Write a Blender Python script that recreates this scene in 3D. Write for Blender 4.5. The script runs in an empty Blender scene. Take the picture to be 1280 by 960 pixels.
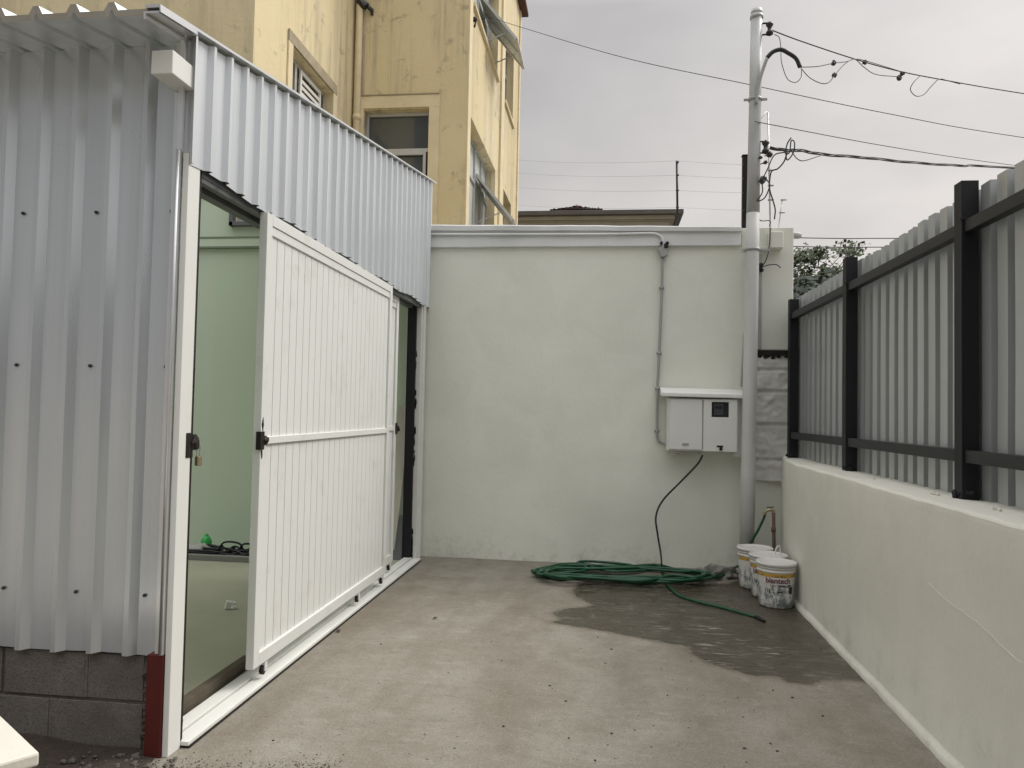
import bpy, bmesh, math, random
from mathutils import Vector, Matrix, noise
random.seed(7)
R = math.radians
scene = bpy.context.scene
COL = scene.collection

# ------------------------------------------------------------------ camera survey
F = 940.0
CAM = Vector((0, 0, 1.5))
_d = Vector(((756 - 640) / F, -(516 - 480) / F, -1)).normalized()
_u = Vector((.02, 1, 0)); _u.z = -(_u.x * _d.x + _u.y * _d.y) / _d.z; _u.normalize()
_r = _d.cross(_u)
M = Matrix((_r, _d, _u)).transposed()          # world -> camera axes
MT = M.transposed()
def ray(px, py): return MT @ Vector(((px - 640) / F, -(py - 480) / F, -1))
def ax(px, py, X): v = ray(px, py); return CAM + v * (X / v.x)
def ay(px, py, Y): v = ray(px, py); return CAM + v * (Y / v.y)
def az(px, py, Z=0.0): v = ray(px, py); return CAM + v * ((Z - CAM.z) / v.z)

cd = bpy.data.cameras.new('camera'); cam = bpy.data.objects.new('camera', cd); COL.objects.link(cam)
cd.sensor_width = 36; cd.lens = 36 * F / 1280; cd.clip_start = .05; cd.clip_end = 2000
cam.matrix_world = Matrix.Translation(CAM) @ MT.to_4x4()
scene.camera = cam

# ------------------------------------------------------------------ materials
class NT:
    def __init__(s, name):
        s.m = bpy.data.materials.new(name); s.m.use_nodes = True
        s.t = s.m.node_tree; s.n = s.t.nodes; s.l = s.t.links
        s.b = s.n['Principled BSDF']
        tc = s.n.new('ShaderNodeTexCoord'); s.co = tc.outputs['Object']
    def map(s, scale=(1, 1, 1), rot=(0, 0, 0)):
        k = s.n.new('ShaderNodeMapping'); k.inputs['Scale'].default_value = scale; k.inputs['Rotation'].default_value = rot
        s.l.new(s.co, k.inputs['Vector']); return k.outputs['Vector']
    def noise(s, scale, detail=4, rough=.55, vec=None, dist=0):
        k = s.n.new('ShaderNodeTexNoise'); k.inputs['Scale'].default_value = scale; k.inputs['Detail'].default_value = detail
        k.inputs['Roughness'].default_value = rough; k.inputs['Distortion'].default_value = dist
        s.l.new(vec if vec else s.co, k.inputs['Vector']); return k.outputs['Fac']
    def voro(s, scale, vec=None, feature='F1', out='Distance'):
        k = s.n.new('ShaderNodeTexVoronoi'); k.feature = feature; k.inputs['Scale'].default_value = scale
        s.l.new(vec if vec else s.co, k.inputs['Vector']); return k.outputs[out]
    def ramp(s, fac, stops):
        k = s.n.new('ShaderNodeValToRGB'); e = k.color_ramp.elements
        while len(e) < len(stops): e.new(.5)
        for el, (p, c) in zip(e, stops):
            el.position = p; el.color = (c, c, c, 1) if not hasattr(c, '__len__') else (*c, 1)
        s.l.new(fac, k.inputs['Fac']); return k.outputs['Color']
    def mix(s, fac, a, b, mode='MIX'):
        k = s.n.new('ShaderNodeMix'); k.data_type = 'RGBA'; k.blend_type = mode
        for i, v in ((0, fac), (6, a), (7, b)):
            if hasattr(v, 'is_linked') or hasattr(v, 'links'): s.l.new(v, k.inputs[i])
            else: k.inputs[i].default_value = (*v, 1) if hasattr(v, '__len__') else v
        return k.outputs[2]
    def bump(s, h, strength=.3, dist=.01, prev=None):
        k = s.n.new('ShaderNodeBump'); k.inputs['Strength'].default_value = strength; k.inputs['Distance'].default_value = dist
        s.l.new(h, k.inputs['Height'])
        if prev: s.l.new(prev, k.inputs['Normal'])
        s.l.new(k.outputs['Normal'], s.b.inputs['Normal']); return k.outputs['Normal']
    def set(s, **kw):
        for k, v in kw.items():
            i = s.b.inputs[{'col': 'Base Color', 'rough': 'Roughness', 'metal': 'Metallic', 'spec': 'Specular IOR Level',
                            'trans': 'Transmission Weight', 'ior': 'IOR', 'alpha': 'Alpha', 'coat': 'Coat Weight'}[k]]
            if hasattr(v, 'links'): s.l.new(v, i)
            else: i.default_value = (*v, 1) if hasattr(v, '__len__') else v
        return s.m

def mat_simple(name, col, rough=.6, metal=0, var=.15, scale=8, bump=0, bscale=60, spec=.4):
    t = NT(name); f = t.noise(scale, 5)
    c = t.mix(f, tuple(x * (1 - var) for x in col), tuple(min(1, x * (1 + var)) for x in col))
    if bump: t.bump(t.noise(bscale, 4), bump, .01)
    return t.set(col=c, rough=rough, metal=metal, spec=spec)

def mat_metal_sheet(name, col, rough, metal):
    t = NT(name)
    streak = t.noise(1.0, 2, .5, t.map((13, 13, .22)))
    blot = t.noise(2.2, 3, .5)
    c = t.mix(t.ramp(streak, [(.3, 0.0), (.7, 1.0)]), tuple(x * .86 for x in col), col)
    c = t.mix(t.ramp(blot, [(.35, 0.0), (.75, .35)]), c, tuple(x * .82 for x in col))
    r = t.ramp(t.noise(1, 2, .5, t.map((6, 6, .3))), [(.2, rough * .75), (.8, rough * 1.3)])
    t.bump(t.noise(1.0, 2, .5, t.map((2.2, 2.2, 1.0))), .22, .02)
    return t.set(col=c, rough=r, metal=metal, spec=.5)

def mat_stucco(name, col, bump=.35, stain=.12, rough=.75, z0=0.0, splash=.35):
    t = NT(name)
    big = t.noise(.9, 5, .6)
    c = t.mix(t.ramp(big, [(.35, 0.0), (.7, 1.0)]), tuple(x * (1 - stain) for x in col), col)
    mid = t.noise(5, 5, .65, t.map((1, 1, .45)))
    c = t.mix(t.ramp(mid, [(.55, 0.0), (.8, stain * 1.6)]), c, tuple(x * .6 for x in col))
    patch = t.noise(1.7, 3, .4, dist=.6)                      # rolled-on repair patches
    c = t.mix(t.ramp(patch, [(.53, 0.0), (.60, .22)]), c, tuple(min(.82, x * 1.10) for x in col))
    drip = t.noise(1, 5, .7, t.map((7, 7, .5)))
    c = t.mix(t.ramp(drip, [(.60, 0.0), (.76, stain * 1.8)]), c, tuple(x * .62 for x in col))
    if splash:                                                # muddy splash marks along the foot, patchy
        sx = t.n.new('ShaderNodeSeparateXYZ'); t.l.new(t.co, sx.inputs[0])
        zz = t.ramp(sx.outputs['Z'], [(.03, 1.0), (.32, 0.0)])
        sp = t.ramp(t.noise(6, 7, .75), [(.50, 0.0), (.66, 1.0)])
        c = t.mix(t.mix(1.0, zz, t.mix(1.0, sp, (splash, splash, splash), 'MULTIPLY'), 'MULTIPLY'), c, (.27, .24, .19))
    n1 = t.noise(55, 5, .6, t.map((1, 1, .55)))
    trow = t.noise(3.2, 5, .6, t.map((1, 1, 2.2), (R(20), R(20), 0)), dist=.8)
    t.bump(trow, bump * .22, .014, t.bump(t.noise(9, 4, .6), bump * .35, .012, t.bump(n1, bump * .6, .005)))
    return t.set(col=c, rough=rough, spec=.3)

def mat_concrete(name='yard_concrete', mul=1.0, wet=0.0):
    t = NT(name)
    big = t.noise(.75, 6, .62, dist=.4)
    c = t.mix(t.ramp(big, [(.34, 0.0), (.66, 1.0)]), (.212, .190, .148), (.292, .273, .232))
    b2 = t.noise(3.4, 7, .72)
    c = t.mix(t.ramp(b2, [(.44, 0.0), (.66, .7)]), c, (.188, .168, .128))
    tro = t.noise(2.6, 8, .74, t.map((1.2, 2.4, 1), (0, 0, R(24))), dist=1.1)
    c = t.mix(t.ramp(tro, [(.52, 0.0), (.68, .5)]), c, (.35, .335, .29))
    tr2 = t.noise(2.1, 8, .76, t.map((1, 1.9, 1), (0, 0, R(-15))), dist=1.3)
    c = t.mix(t.ramp(tr2, [(.53, 0.0), (.66, .6)]), c, (.16, .142, .107))
    br = t.noise(1.6, 5, .6, t.map((1.6, .4, 1)))
    c = t.mix(t.ramp(br, [(.44, 0.0), (.66, .7)]), c, (.150, .122, .088))
    wh = t.noise(13, 6, .75)
    c = t.mix(t.ramp(wh, [(.55, 0.0), (.72, .4)]), c, (.335, .325, .295))
    cl = t.noise(24, 6, .78)
    c = t.mix(t.ramp(cl, [(.55, 0.0), (.66, .6)]), c, (.115, .10, .078))
    sp = t.voro(30)
    pz = t.noise(.9, 3, .5)
    c = t.mix(t.mix(1.0, t.ramp(sp, [(.04, .8), (.10, 0.0)]), t.ramp(pz, [(.55, 0.0), (.68, .8)]), 'MULTIPLY'), c, (.10, .088, .07))
    fine = t.noise(110, 4, .75)
    c = t.mix(t.ramp(fine, [(.36, .65), (.56, 0.0)]), c, (.125, .11, .088))
    c = t.mix(t.ramp(t.noise(75, 4, .75), [(.52, 0.0), (.68, .4)]), c, (.36, .345, .31))
    rg = t.ramp(b2, [(.3, .66), (.7, .9)])
    t.bump(t.noise(60, 6, .7), .45, .008, t.bump(t.noise(5, 6, .65), .4, .03))
    if wet:                                              # same slab, soaked where the water spread
        at = t.n.new('ShaderNodeAttribute'); at.attribute_name = 'wetness'
        ad = t.n.new('ShaderNodeMath'); ad.operation = 'MULTIPLY_ADD'; ad.inputs[1].default_value = .42
        ed = t.noise(7, 8, .72, dist=.5); t.l.new(ed, ad.inputs[0]); t.l.new(at.outputs['Fac'], ad.inputs[2])
        f_d = t.ramp(ad.outputs[0], [(.50, 0.0), (.66, 1.0)]); f_w = t.ramp(ad.outputs[0], [(.665, 0.0), (.72, 1.0)])
        dry = c
        dampc = t.mix(1.0, dry, (.70, .68, .64), 'MULTIPLY')
        wt = t.mix(t.noise(1.3, 5, .6), (.36, .34, .30), (.26, .242, .21))
        wetc = t.mix(1.0, dry, wt, 'MULTIPLY')
        st = t.noise(5.5, 7, .74, t.map((1, 6.5, 1), (0, 0, R(-6))), dist=.5); pat = t.noise(1.1, 3, .5)
        k = t.mix(1.0, t.ramp(st, [(.565, 0.0), (.625, .8)]), t.ramp(pat, [(.42, 0.0), (.56, 1.0)]), 'MULTIPLY')
        wetc = t.mix(k, wetc, (.36, .345, .305))  # pale streaks: sky reflections on the water, painted into the wet colour
        c = t.mix(f_w, t.mix(f_d, dry, dampc), wetc)
        wr = t.ramp(t.noise(1.7, 6, .66, t.map((1, 2, 1))), [(.40, .06), (.60, .40)])
        rg = t.mix(f_w, t.mix(f_d, rg, (.6, .6, .6)), wr)
    return t.set(col=c, rough=rg, spec=.4)

def mat_yellow():
    t = NT('ochre_render')
    big = t.noise(.32, 6, .62)
    c = t.mix(t.ramp(big, [(.32, 0.0), (.68, 1.0)]), (.64, .54, .325), (.735, .635, .425))
    drip = t.noise(1.0, 6, .66, t.map((2.4, 2.4, .22)))
    c = t.mix(t.ramp(drip, [(.50, 0.0), (.74, .65)]), c, (.38, .33, .235))
    run = t.noise(1.0, 6, .7, t.map((4.5, 4.5, .16)), dist=.2); ra = t.noise(.45, 4, .6)
    c = t.mix(t.mix(1.0, t.ramp(run, [(.50, 0.0), (.66, .8)]), t.ramp(ra, [(.46, 0.0), (.60, 1.0)]), 'MULTIPLY'), c, (.29, .265, .205))
    sp = t.noise(2.1, 7, .75, dist=.8)
    c = t.mix(t.ramp(sp, [(.57, 0.0), (.68, .75)]), c, (.27, .24, .18))
    lt = t.noise(3.2, 6, .7)
    c = t.mix(t.ramp(lt, [(.6, 0.0), (.72, .4)]), c, (.68, .57, .38))
    t.bump(t.noise(14, 5, .6), .3, .02, t.bump(t.noise(60, 4), .2, .01))
    return t.set(col=c, rough=.85, spec=.25)

def mat_rough_block():
    t = NT('rough_painted_block')
    c = t.mix(t.ramp(t.noise(7, 6, .7), [(.42, 0.0), (.7, 1.0)]), (.66, .655, .62), (.56, .555, .52))
    t.bump(t.noise(16, 6, .7), .3, .015)
    return t.set(col=c, rough=.85, spec=.25)

def mat_block():
    t = NT('grey_concrete_block')
    c = t.mix(t.ramp(t.noise(4, 6, .65), [(.3, 0.0), (.7, 1.0)]), (.135, .118, .100), (.215, .195, .172))
    c = t.mix(t.ramp(t.noise(120, 3, .6), [(.36, .6), (.55, 0.0)]), c, (.09, .083, .075))
    t.bump(t.noise(90, 5, .7), .6, .008)
    return t.set(col=c, rough=.92, spec=.2)

def mat_boards():
    t = NT('white_door_paint')
    c = t.mix(t.noise(2.5, 5), (.68, .69, .665), (.73, .735, .71))
    c = t.mix(t.ramp(t.noise(4.5, 7, .72), [(.55, 0.0), (.72, .5)]), c, (.54, .515, .45))
    c = t.mix(t.ramp(t.noise(1, 5, .7, t.map((9, 9, .6))), [(.60, 0.0), (.76, .3)]), c, (.50, .47, .41))
    t.bump(t.noise(3, 2), .12, .01)
    return t.set(col=c, rough=.42, spec=.45)

def mat_glass(name, col=(.05, .06, .065), rough=.06):
    t = NT(name); c = t.mix(t.noise(2, 2), col, tuple(x * 1.5 for x in col))
    return t.set(col=c, rough=rough, spec=.7)

def mat_green_board():
    t = NT('green_plasterboard')
    c = t.mix(t.noise(1.1, 4), (.56, .68, .51), (.62, .735, .57))
    k = t.n.new('ShaderNodeTexWave'); k.inputs['Scale'].default_value = .26; k.bands_direction = 'X'
    t.l.new(t.co, k.inputs['Vector'])
    c = t.mix(t.ramp(k.outputs['Fac'], [(.86, 0.0), (.93, .3)]), c, (.66, .72, .59))
    return t.set(col=c, rough=.75, spec=.25)

def mat_bucket():
    t = NT('bucket_plastic')
    c = t.mix(t.noise(6, 4), (.58, .575, .535), (.66, .65, .605))
    sx = t.n.new('ShaderNodeSeparateXYZ'); t.l.new(t.co, sx.inputs[0])
    low = t.ramp(sx.outputs['Z'], [(.185, 1.0), (.20, 0.0)])
    n = t.noise(22, 5, .7, t.map((1, 1, .6)))
    sm = t.mix(1.0, low, t.ramp(n, [(.44, 0.0), (.55, .9)]), 'MULTIPLY')
    c = t.mix(sm, c, (.13, .155, .17))
    n2 = t.noise(34, 4, .6)
    c = t.mix(t.mix(1.0, low, t.ramp(n2, [(.6, 0.0), (.68, .6)]), 'MULTIPLY'), c, (.84, .85, .84))
    return t.set(col=c, rough=.5, spec=.4)

def mat_leaf():
    t = NT('tree_leaf')
    c = t.mix(t.noise(1.4, 4), (.03, .045, .022), (.085, .105, .05))
    return t.set(col=c, rough=.7, spec=.2)

MAT = dict(
    sheet=mat_metal_sheet('galvalume_sheet', (.68, .71, .735), .27, .60),
    fascia=mat_metal_sheet('galvalume_fascia', (.76, .79, .81), .34, .6),
    fence_sheet=mat_metal_sheet('fence_sheet', (.52, .54, .54), .38, .5),
    trim=mat_simple('silver_trim', (.72, .73, .74), .3, .75, .08),
    screw=mat_simple('screw_dark', (.06, .06, .06), .5, .3),
    white=mat_simple('white_enamel', (.72, .72, .685), .45, 0, .05, 3),
    door=mat_boards(),
    stucco=mat_stucco('white_stucco', (.755, .76, .675), .5, .08),
    lowwall=mat_stucco('lowwall_paint', (.66, .648, .57), .45, .09),
    band=mat_stucco('band_paint', (.725, .735, .725), .4, .16, .75, 0, 0),
    column=mat_stucco('column_paint', (.68, .685, .62), .3, .10, .75, 0, 0),
    rough=mat_rough_block(),
    block=mat_block(),
    mortar=mat_simple('mortar', (.105, .088, .072), .95, 0, .25, 20, .6, 90),
    red=mat_simple('red_oxide', (.085, .011, .008), .6, 0, .3, 14),
    black=mat_simple('black_paint', (.006, .0065, .009), .55, 0, .3, 10),
    rail=mat_simple('graphite_paint', (.017, .0175, .020), .5, 0, .3, 12),
    rubber=mat_simple('black_rubber', (.012, .012, .013), .6, 0, .2, 6),
    burnt=mat_simple('burnt_steel', (.022, .018, .016), .6, .4, .5, 40, .5, 80),
    dark=mat_simple('track_grey', (.16, .165, .17), .5, .3, .2, 6),
    yellow=mat_yellow(),
    yellow_trim=mat_simple('ochre_trim', (.70, .60, .40), .8, 0, .22, 2.5, .3, 30),
    lintel=mat_simple('dirty_lintel', (.36, .31, .22), .9, 0, .4, 6, .4, 40),
    alu=mat_simple('aluminium', (.55, .56, .56), .4, .6, .12, 6),
    glass=mat_glass('window_glass'),
    frost=mat_simple('frosted_pane', (.52, .55, .53), .35, 0, .3, 5),
    green=mat_green_board(),
    green_dark=mat_simple('green_joint', (.20, .25, .18), .7, 0, .2),
    floor=mat_simple('shed_floor', (.37, .375, .275), .7, 0, .16, 2.2, .2, 40),
    concrete=mat_concrete(), wet=mat_concrete('wet_concrete', 1.0, 1.0),
    soil=mat_simple('brown_soil', (.045, .034, .026), .95, 0, .55, 26, 1.0, 60),
    pole=mat_simple('pole_paint', (.44, .45, .45), .45, .1, .14, 5),
    pole_white=mat_stucco('pole_white', (.56, .56, .535), .15, .14, .5),
    conduit=mat_simple('grey_conduit', (.33, .34, .33), .45, .2, .18, 9),
    meter=mat_simple('meter_plastic', (.68, .685, .65), .5, 0, .04, 4),
    window_dark=mat_glass('meter_glass', (.012, .014, .015), .15),
    display=mat_simple('meter_face', (.05, .052, .055), .4, 0, .2, 30),
    hose=mat_simple('hose_green', (.005, .060, .022), .34, 0, .35, 5),
    cable=mat_simple('cable_black', (.018, .018, .019), .5, 0, .2),
    wire=mat_simple('wire_grey', (.035, .035, .04), .6, 0, .2),
    fine_wire=mat_simple('wire_bright', (.30, .31, .32), .5, .4, .1),
    porcelain=mat_simple('insulator_dark', (.03, .027, .027), .35, 0, .3),
    sack=mat_simple('sack_grey', (.19, .185, .16), .95, 0, .4, 12, .8, 50),
    bucket=mat_bucket(),
    mustard=mat_simple('label_mustard', (.50, .31, .06), .5, 0, .2, 20),
    label=mat_simple('label_white', (.62, .60, .575), .5, 0, .05),
    maroon=mat_simple('label_maroon', (.11, .010, .028), .5, 0, .3, 40),
    ink=mat_simple('label_ink', (.02, .025, .025), .5, 0, .3),
    rust=mat_simple('rusty_pipe', (.115, .075, .05), .7, .2, .4, 25),
    brass=mat_simple('brass', (.36, .31, .19), .4, .7, .2, 30),
    wood=mat_simple('old_timber', (.085, .07, .048), .85, 0, .4, 9, .4, 40),
    bar=mat_simple('grey_bar', (.22, .225, .20), .6, 0, .15),
    board=mat_simple('beige_board', (.48, .47, .38), .7, 0, .12),
    grey_box=mat_simple('grey_metal', (.22, .235, .25), .5, .2, .15),
    slab=mat_simple('pale_stone', (.62, .59, .52), .55, 0, .1, 5, .15, 60),
    bottle=mat_simple('green_plastic', (.05, .42, .10), .3, 0, .3, 20),
    rag=mat_simple('pale_rag', (.42, .41, .38), .9, 0, .3, 30),
    tile=mat_simple('roof_tile', (.10, .048, .038), .85, 0, .5, 7, .5, 30),
    far_wall=mat_simple('weathered_wall', (.34, .315, .275), .9, 0, .3, 1.5, .3, 20),
    far_dark=mat_simple('weathered_cap', (.11, .105, .10), .9, 0, .3, 2),
    bark=mat_simple('bark', (.055, .047, .04), .9, 0, .4, 8, .6, 30),
    leaf=mat_leaf(),
    leaf_dark=mat_simple('dark_leaf', (.022, .036, .024), .7, 0, .4, 1.5),
    grit=mat_simple('dark_grit', (.055, .042, .032), .95, 0, .5, 40),
    rubble=mat_simple('rubble_grey', (.10, .088, .074), .95, 0, .4, 12, .6, 60),
)

# ------------------------------------------------------------------ mesh builder
class MB:
    def __init__(s): s.v = []; s.f = []; s.mi = []; s.sm = []
    def add(s, vs, fs, mi=0, smooth=False):
        o = len(s.v); s.v += [Vector(v) for v in vs]
        for f in fs: s.f.append([i + o for i in f]); s.mi.append(mi); s.sm.append(smooth)
        return s
    def box(s, a, b, mi=0, mat=None):
        x0, y0, z0 = [min(p, q) for p, q in zip(a, b)]; x1, y1, z1 = [max(p, q) for p, q in zip(a, b)]
        vs = [Vector(p) for p in ((x0, y0, z0), (x1, y0, z0), (x1, y1, z0), (x0, y1, z0), (x0, y0, z1), (x1, y0, z1), (x1, y1, z1), (x0, y1, z1))]
        if mat: vs = [mat @ v for v in vs]
        return s.add(vs, [(3, 2, 1, 0), (4, 5, 6, 7), (0, 1, 5, 4), (1, 2, 6, 5), (2, 3, 7, 6), (3, 0, 4, 7)], mi)
    def bar(s, p, q, w, h, mi=0, up=(0, 0, 1)):
        p, q = Vector(p), Vector(q); d = (q - p).normalized(); up = Vector(up)
        if abs(d.dot(up)) > .98: up = Vector((0, 1, 0))
        sd = d.cross(up).normalized() * w / 2; u = sd.cross(d).normalized() * h / 2
        vs = [p - sd - u, p + sd - u, p + sd + u, p - sd + u, q - sd - u, q + sd - u, q + sd + u, q - sd + u]
        return s.add(vs, [(0, 1, 2, 3), (7, 6, 5, 4), (0, 4, 5, 1), (1, 5, 6, 2), (2, 6, 7, 3), (3, 7, 4, 0)], mi)
    def tube(s, pts, r, n=8, mi=0):
        pts = [Vector(p) for p in pts]; rs = r if hasattr(r, '__len__') else [r] * len(pts)
        vs = []; t0 = (pts[1] - pts[0]).normalized()
        a = t0.orthogonal().normalized()
        for i, p in enumerate(pts):
            t = (pts[min(i + 1, len(pts) - 1)] - pts[max(i - 1, 0)]).normalized()
            a = (a - t * a.dot(t)).normalized(); b = t.cross(a)
            for k in range(n):
                w = 2 * math.pi * k / n; vs.append(p + (a * math.cos(w) + b * math.sin(w)) * rs[i])
        fs = [(i * n + k, i * n + (k + 1) % n, (i + 1) * n + (k + 1) % n, (i + 1) * n + k) for i in range(len(pts) - 1) for k in range(n)]
        s.add(vs, fs, mi, True)
        o = len(s.v) - len(vs)
        s.f.append([o + k for k in range(n)][::-1]); s.mi.append(mi); s.sm.append(False)
        s.f.append([o + (len(pts) - 1) * n + k for k in range(n)]); s.mi.append(mi); s.sm.append(False)
        return s
    def lathe(s, prof, c, n=32, mi=0, mis=None):
        c = Vector(c); vs = [c + Vector((r * math.cos(2 * math.pi * k / n), r * math.sin(2 * math.pi * k / n), z)) for r, z in prof for k in range(n)]
        o = len(s.v); s.v += vs
        for i in range(len(prof) - 1):
            for k in range(n):
                s.f.append([o + i * n + k, o + i * n + (k + 1) % n, o + (i + 1) * n + (k + 1) % n, o + (i + 1) * n + k])
                s.mi.append(mis[i] if mis else mi); s.sm.append(True)
        return s
    def grid(s, fn, nu, nv, mi=0, smooth=True):
        vs = [fn(i / nu, j / nv) for j in range(nv + 1) for i in range(nu + 1)]
        fs = [(j * (nu + 1) + i, j * (nu + 1) + i + 1, (j + 1) * (nu + 1) + i + 1, (j + 1) * (nu + 1) + i) for j in range(nv) for i in range(nu)]
        return s.add(vs, fs, mi, smooth)
    def ico(s, c, r, sub=1, mi=0, jit=0.0, sc=(1, 1, 1), smooth=False):
        bm = bmesh.new(); bmesh.ops.create_icosphere(bm, subdivisions=sub, radius=1)
        c = Vector(c); seed = Vector((random.random() * 50, random.random() * 50, 0))
        bm.verts.ensure_lookup_table()
        vs = [c + Vector((v.co.x * sc[0], v.co.y * sc[1], v.co.z * sc[2])) * r * (1 + jit * noise.noise(v.co * 1.7 + seed)) for v in bm.verts]
        fs = [[v.index for v in f.verts] for f in bm.faces]; bm.free()
        return s.add(vs, fs, mi, smooth)
    def build(s, name, mats, parent=None, bevel=0, solid=0, origin=None):
        me = bpy.data.meshes.new(name)
        og = Vector(origin) if origin is not None else Vector((0, 0, 0))
        me.from_pydata([v - og for v in s.v], [], s.f)
        for m in (mats if isinstance(mats, (list, tuple)) else [mats]): me.materials.append(MAT[m])
        me.polygons.foreach_set('material_index', s.mi); me.polygons.foreach_set('use_smooth', s.sm); me.update()
        o = bpy.data.objects.new(name, me); COL.objects.link(o)
        if parent:
            o.parent = parent; top = parent; off = Vector((0, 0, 0))
            while top: off += top.location; top = top.parent
            o.location = og - off
        else: o.location = og
        if bevel:
            b = o.modifiers.new('bevel', 'BEVEL'); b.width = bevel; b.segments = 2; b.limit_method = 'ANGLE'; b.angle_limit = R(40)
        if solid:
            b = o.modifiers.new('solid', 'SOLIDIFY'); b.thickness = solid; b.offset = 0
        return o

def tag(o, label=None, cat=None, group=None, kind=None):
    if label: o['label'] = label
    if cat: o['category'] = cat
    if group: o['group'] = group
    if kind: o['kind'] = kind
    return o
def thing(name, label, cat, loc=(0, 0, 0), group=None):
    o = bpy.data.objects.new(name, None); COL.objects.link(o); o.location = loc; o.empty_display_size = .2
    return tag(o, label, cat, group)

def spline(pts, n=8):
    P = [Vector(p) for p in pts]; P = [P[0] * 2 - P[1]] + P + [P[-1] * 2 - P[-2]]; out = []
    for i in range(1, len(P) - 2):
        a, b, c, d = P[i - 1:i + 3]
        for k in range(n):
            t = k / n
            out.append(.5 * (2 * b + (c - a) * t + (2 * a - 5 * b + 4 * c - d) * t * t + (3 * b - a - 3 * c + d) * t ** 3))
    out.append(P[-2]); return out
def sag(p, q, s, n=16):
    p, q = Vector(p), Vector(q)
    return [p.lerp(q, i / n) - Vector((0, 0, s * 4 * (i / n) * (1 - i / n))) for i in range(n + 1)]

def ribbed(mb, O, U, N, length, vb, vt, period=.165, crest=.030, slope=.022, depth=.028, rows=7, wob=.0016, off=0.0, mi=0, swage=True):
    """trapezoid sheet: O origin, U along, N out, vb/vt bottom and top height as functions of u"""
    O, U, N = Vector(O), Vector(U), Vector(N); us = []; u = -off
    while u < length:
        for du, dd in ((0, 0), (slope, depth), (slope + crest, depth), (2 * slope + crest, 0)): us.append((u + du, dd))
        flat = period - 2 * slope - crest
        if swage:
            b = u + 2 * slope + crest
            for fr in (.33, .67): us += [(b + flat * fr - .006, 0), (b + flat * fr, .0012), (b + flat * fr + .006, 0)]
        u += period
    us = [(a, d) for a, d in us if 0 <= a <= length]
    us = [(0, us[0][1])] + us + [(length, us[-1][1])]
    sd = random.random() * 90; vs = []
    for j in range(rows + 1):
        for a, d in us:
            z = vb(a) + (vt(a) - vb(a)) * j / rows
            w = wob * noise.noise(Vector((a * 3 + sd, z * 1.6, sd)))
            vs.append(O + U * a + N * (d + w) + Vector((0, 0, z)))
    n = len(us)
    mb.add(vs, [(j * n + i, j * n + i + 1, (j + 1) * n + i + 1, (j + 1) * n + i) for j in range(rows) for i in range(n - 1)], mi)

def holed(mb, O, U, N, length, height, holes, depth, mi=0, mir=None, back=True):
    """wall sheet with real openings and reveals; N points outwards"""
    O, U, N = Vector(O), Vector(U), Vector(N); Z = Vector((0, 0, 1)); mir = mi if mir is None else mir
    xs = sorted({0, length, *[h[0] for h in holes], *[h[2] for h in holes]}); zs = sorted({0, height, *[h[1] for h in holes], *[h[3] for h in holes]})
    P = lambda u, v, d=0: O + U * u + Z * v - N * d
    for i in range(len(xs) - 1):
        for j in range(len(zs) - 1):
            cu, cv = (xs[i] + xs[i + 1]) / 2, (zs[j] + zs[j + 1]) / 2
            if any(h[0] < cu < h[2] and h[1] < cv < h[3] for h in holes): continue
            mb.add([P(xs[i], zs[j]), P(xs[i + 1], zs[j]), P(xs[i + 1], zs[j + 1]), P(xs[i], zs[j + 1])], [(0, 1, 2, 3)], mi)
            if back: mb.add([P(xs[i], zs[j], depth), P(xs[i + 1], zs[j], depth), P(xs[i + 1], zs[j + 1], depth), P(xs[i], zs[j + 1], depth)], [(3, 2, 1, 0)], mi)
    for a, b, c, d in holes:
        q = [(a, b), (c, b), (c, d), (a, d)]
        for k in range(4):
            (u0, v0), (u1, v1) = q[k], q[(k + 1) % 4]
            mb.add([P(u0, v0), P(u1, v1), P(u1, v1, depth), P(u0, v0, depth)], [(0, 1, 2, 3)], mir)

# ------------------------------------------------------------------ sky and light
w = bpy.data.worlds.new('World'); scene.world = w; w.use_nodes = True
nt = w.node_tree; N_ = nt.nodes; L_ = nt.links; bg = N_['Background']
SUN_EL, SUN_AZ = 48, 62          # azimuth measured clockwise from +Y (towards +X)
sky = N_.new('ShaderNodeTexSky'); sky.sky_type = 'NISHITA'; sky.sun_disc = False
sky.sun_elevation = R(SUN_EL); sky.sun_rotation = R(SUN_AZ); sky.air_density = 1; sky.dust_density = 4
hs = N_.new('ShaderNodeHueSaturation'); hs.inputs['Saturation'].default_value = .08; L_.new(sky.outputs[0], hs.inputs['Color'])
tc = N_.new('ShaderNodeTexCoord'); sx = N_.new('ShaderNodeSeparateXYZ'); L_.new(tc.outputs['Generated'], sx.inputs[0])
rz = N_.new('ShaderNodeValToRGB'); e = rz.color_ramp.elements          # overcast: the zenith is brighter than the horizon
e[0].position = 0; e[0].color = (.45, .443, .435, 1); e[1].position = 1; e[1].color = (1.95, 1.96, 1.97, 1)
k = e.new(.28); k.color = (.375, .370, .372, 1); k = e.new(.48); k.color = (.36, .359, .368, 1); k = e.new(.62); k.color = (1.15, 1.155, 1.16, 1)
L_.new(sx.outputs['Z'], rz.inputs['Fac'])
dp = N_.new('ShaderNodeVectorMath'); dp.operation = 'DOT_PRODUCT'; nv = N_.new('ShaderNodeVectorMath'); nv.operation = 'NORMALIZE'
L_.new(tc.outputs['Generated'], nv.inputs[0]); L_.new(nv.outputs[0], dp.inputs[0])
bd = Vector((.80, .60, .26)).normalized(); dp.inputs[1].default_value = bd
gl = N_.new('ShaderNodeValToRGB'); g = gl.color_ramp.elements
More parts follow.
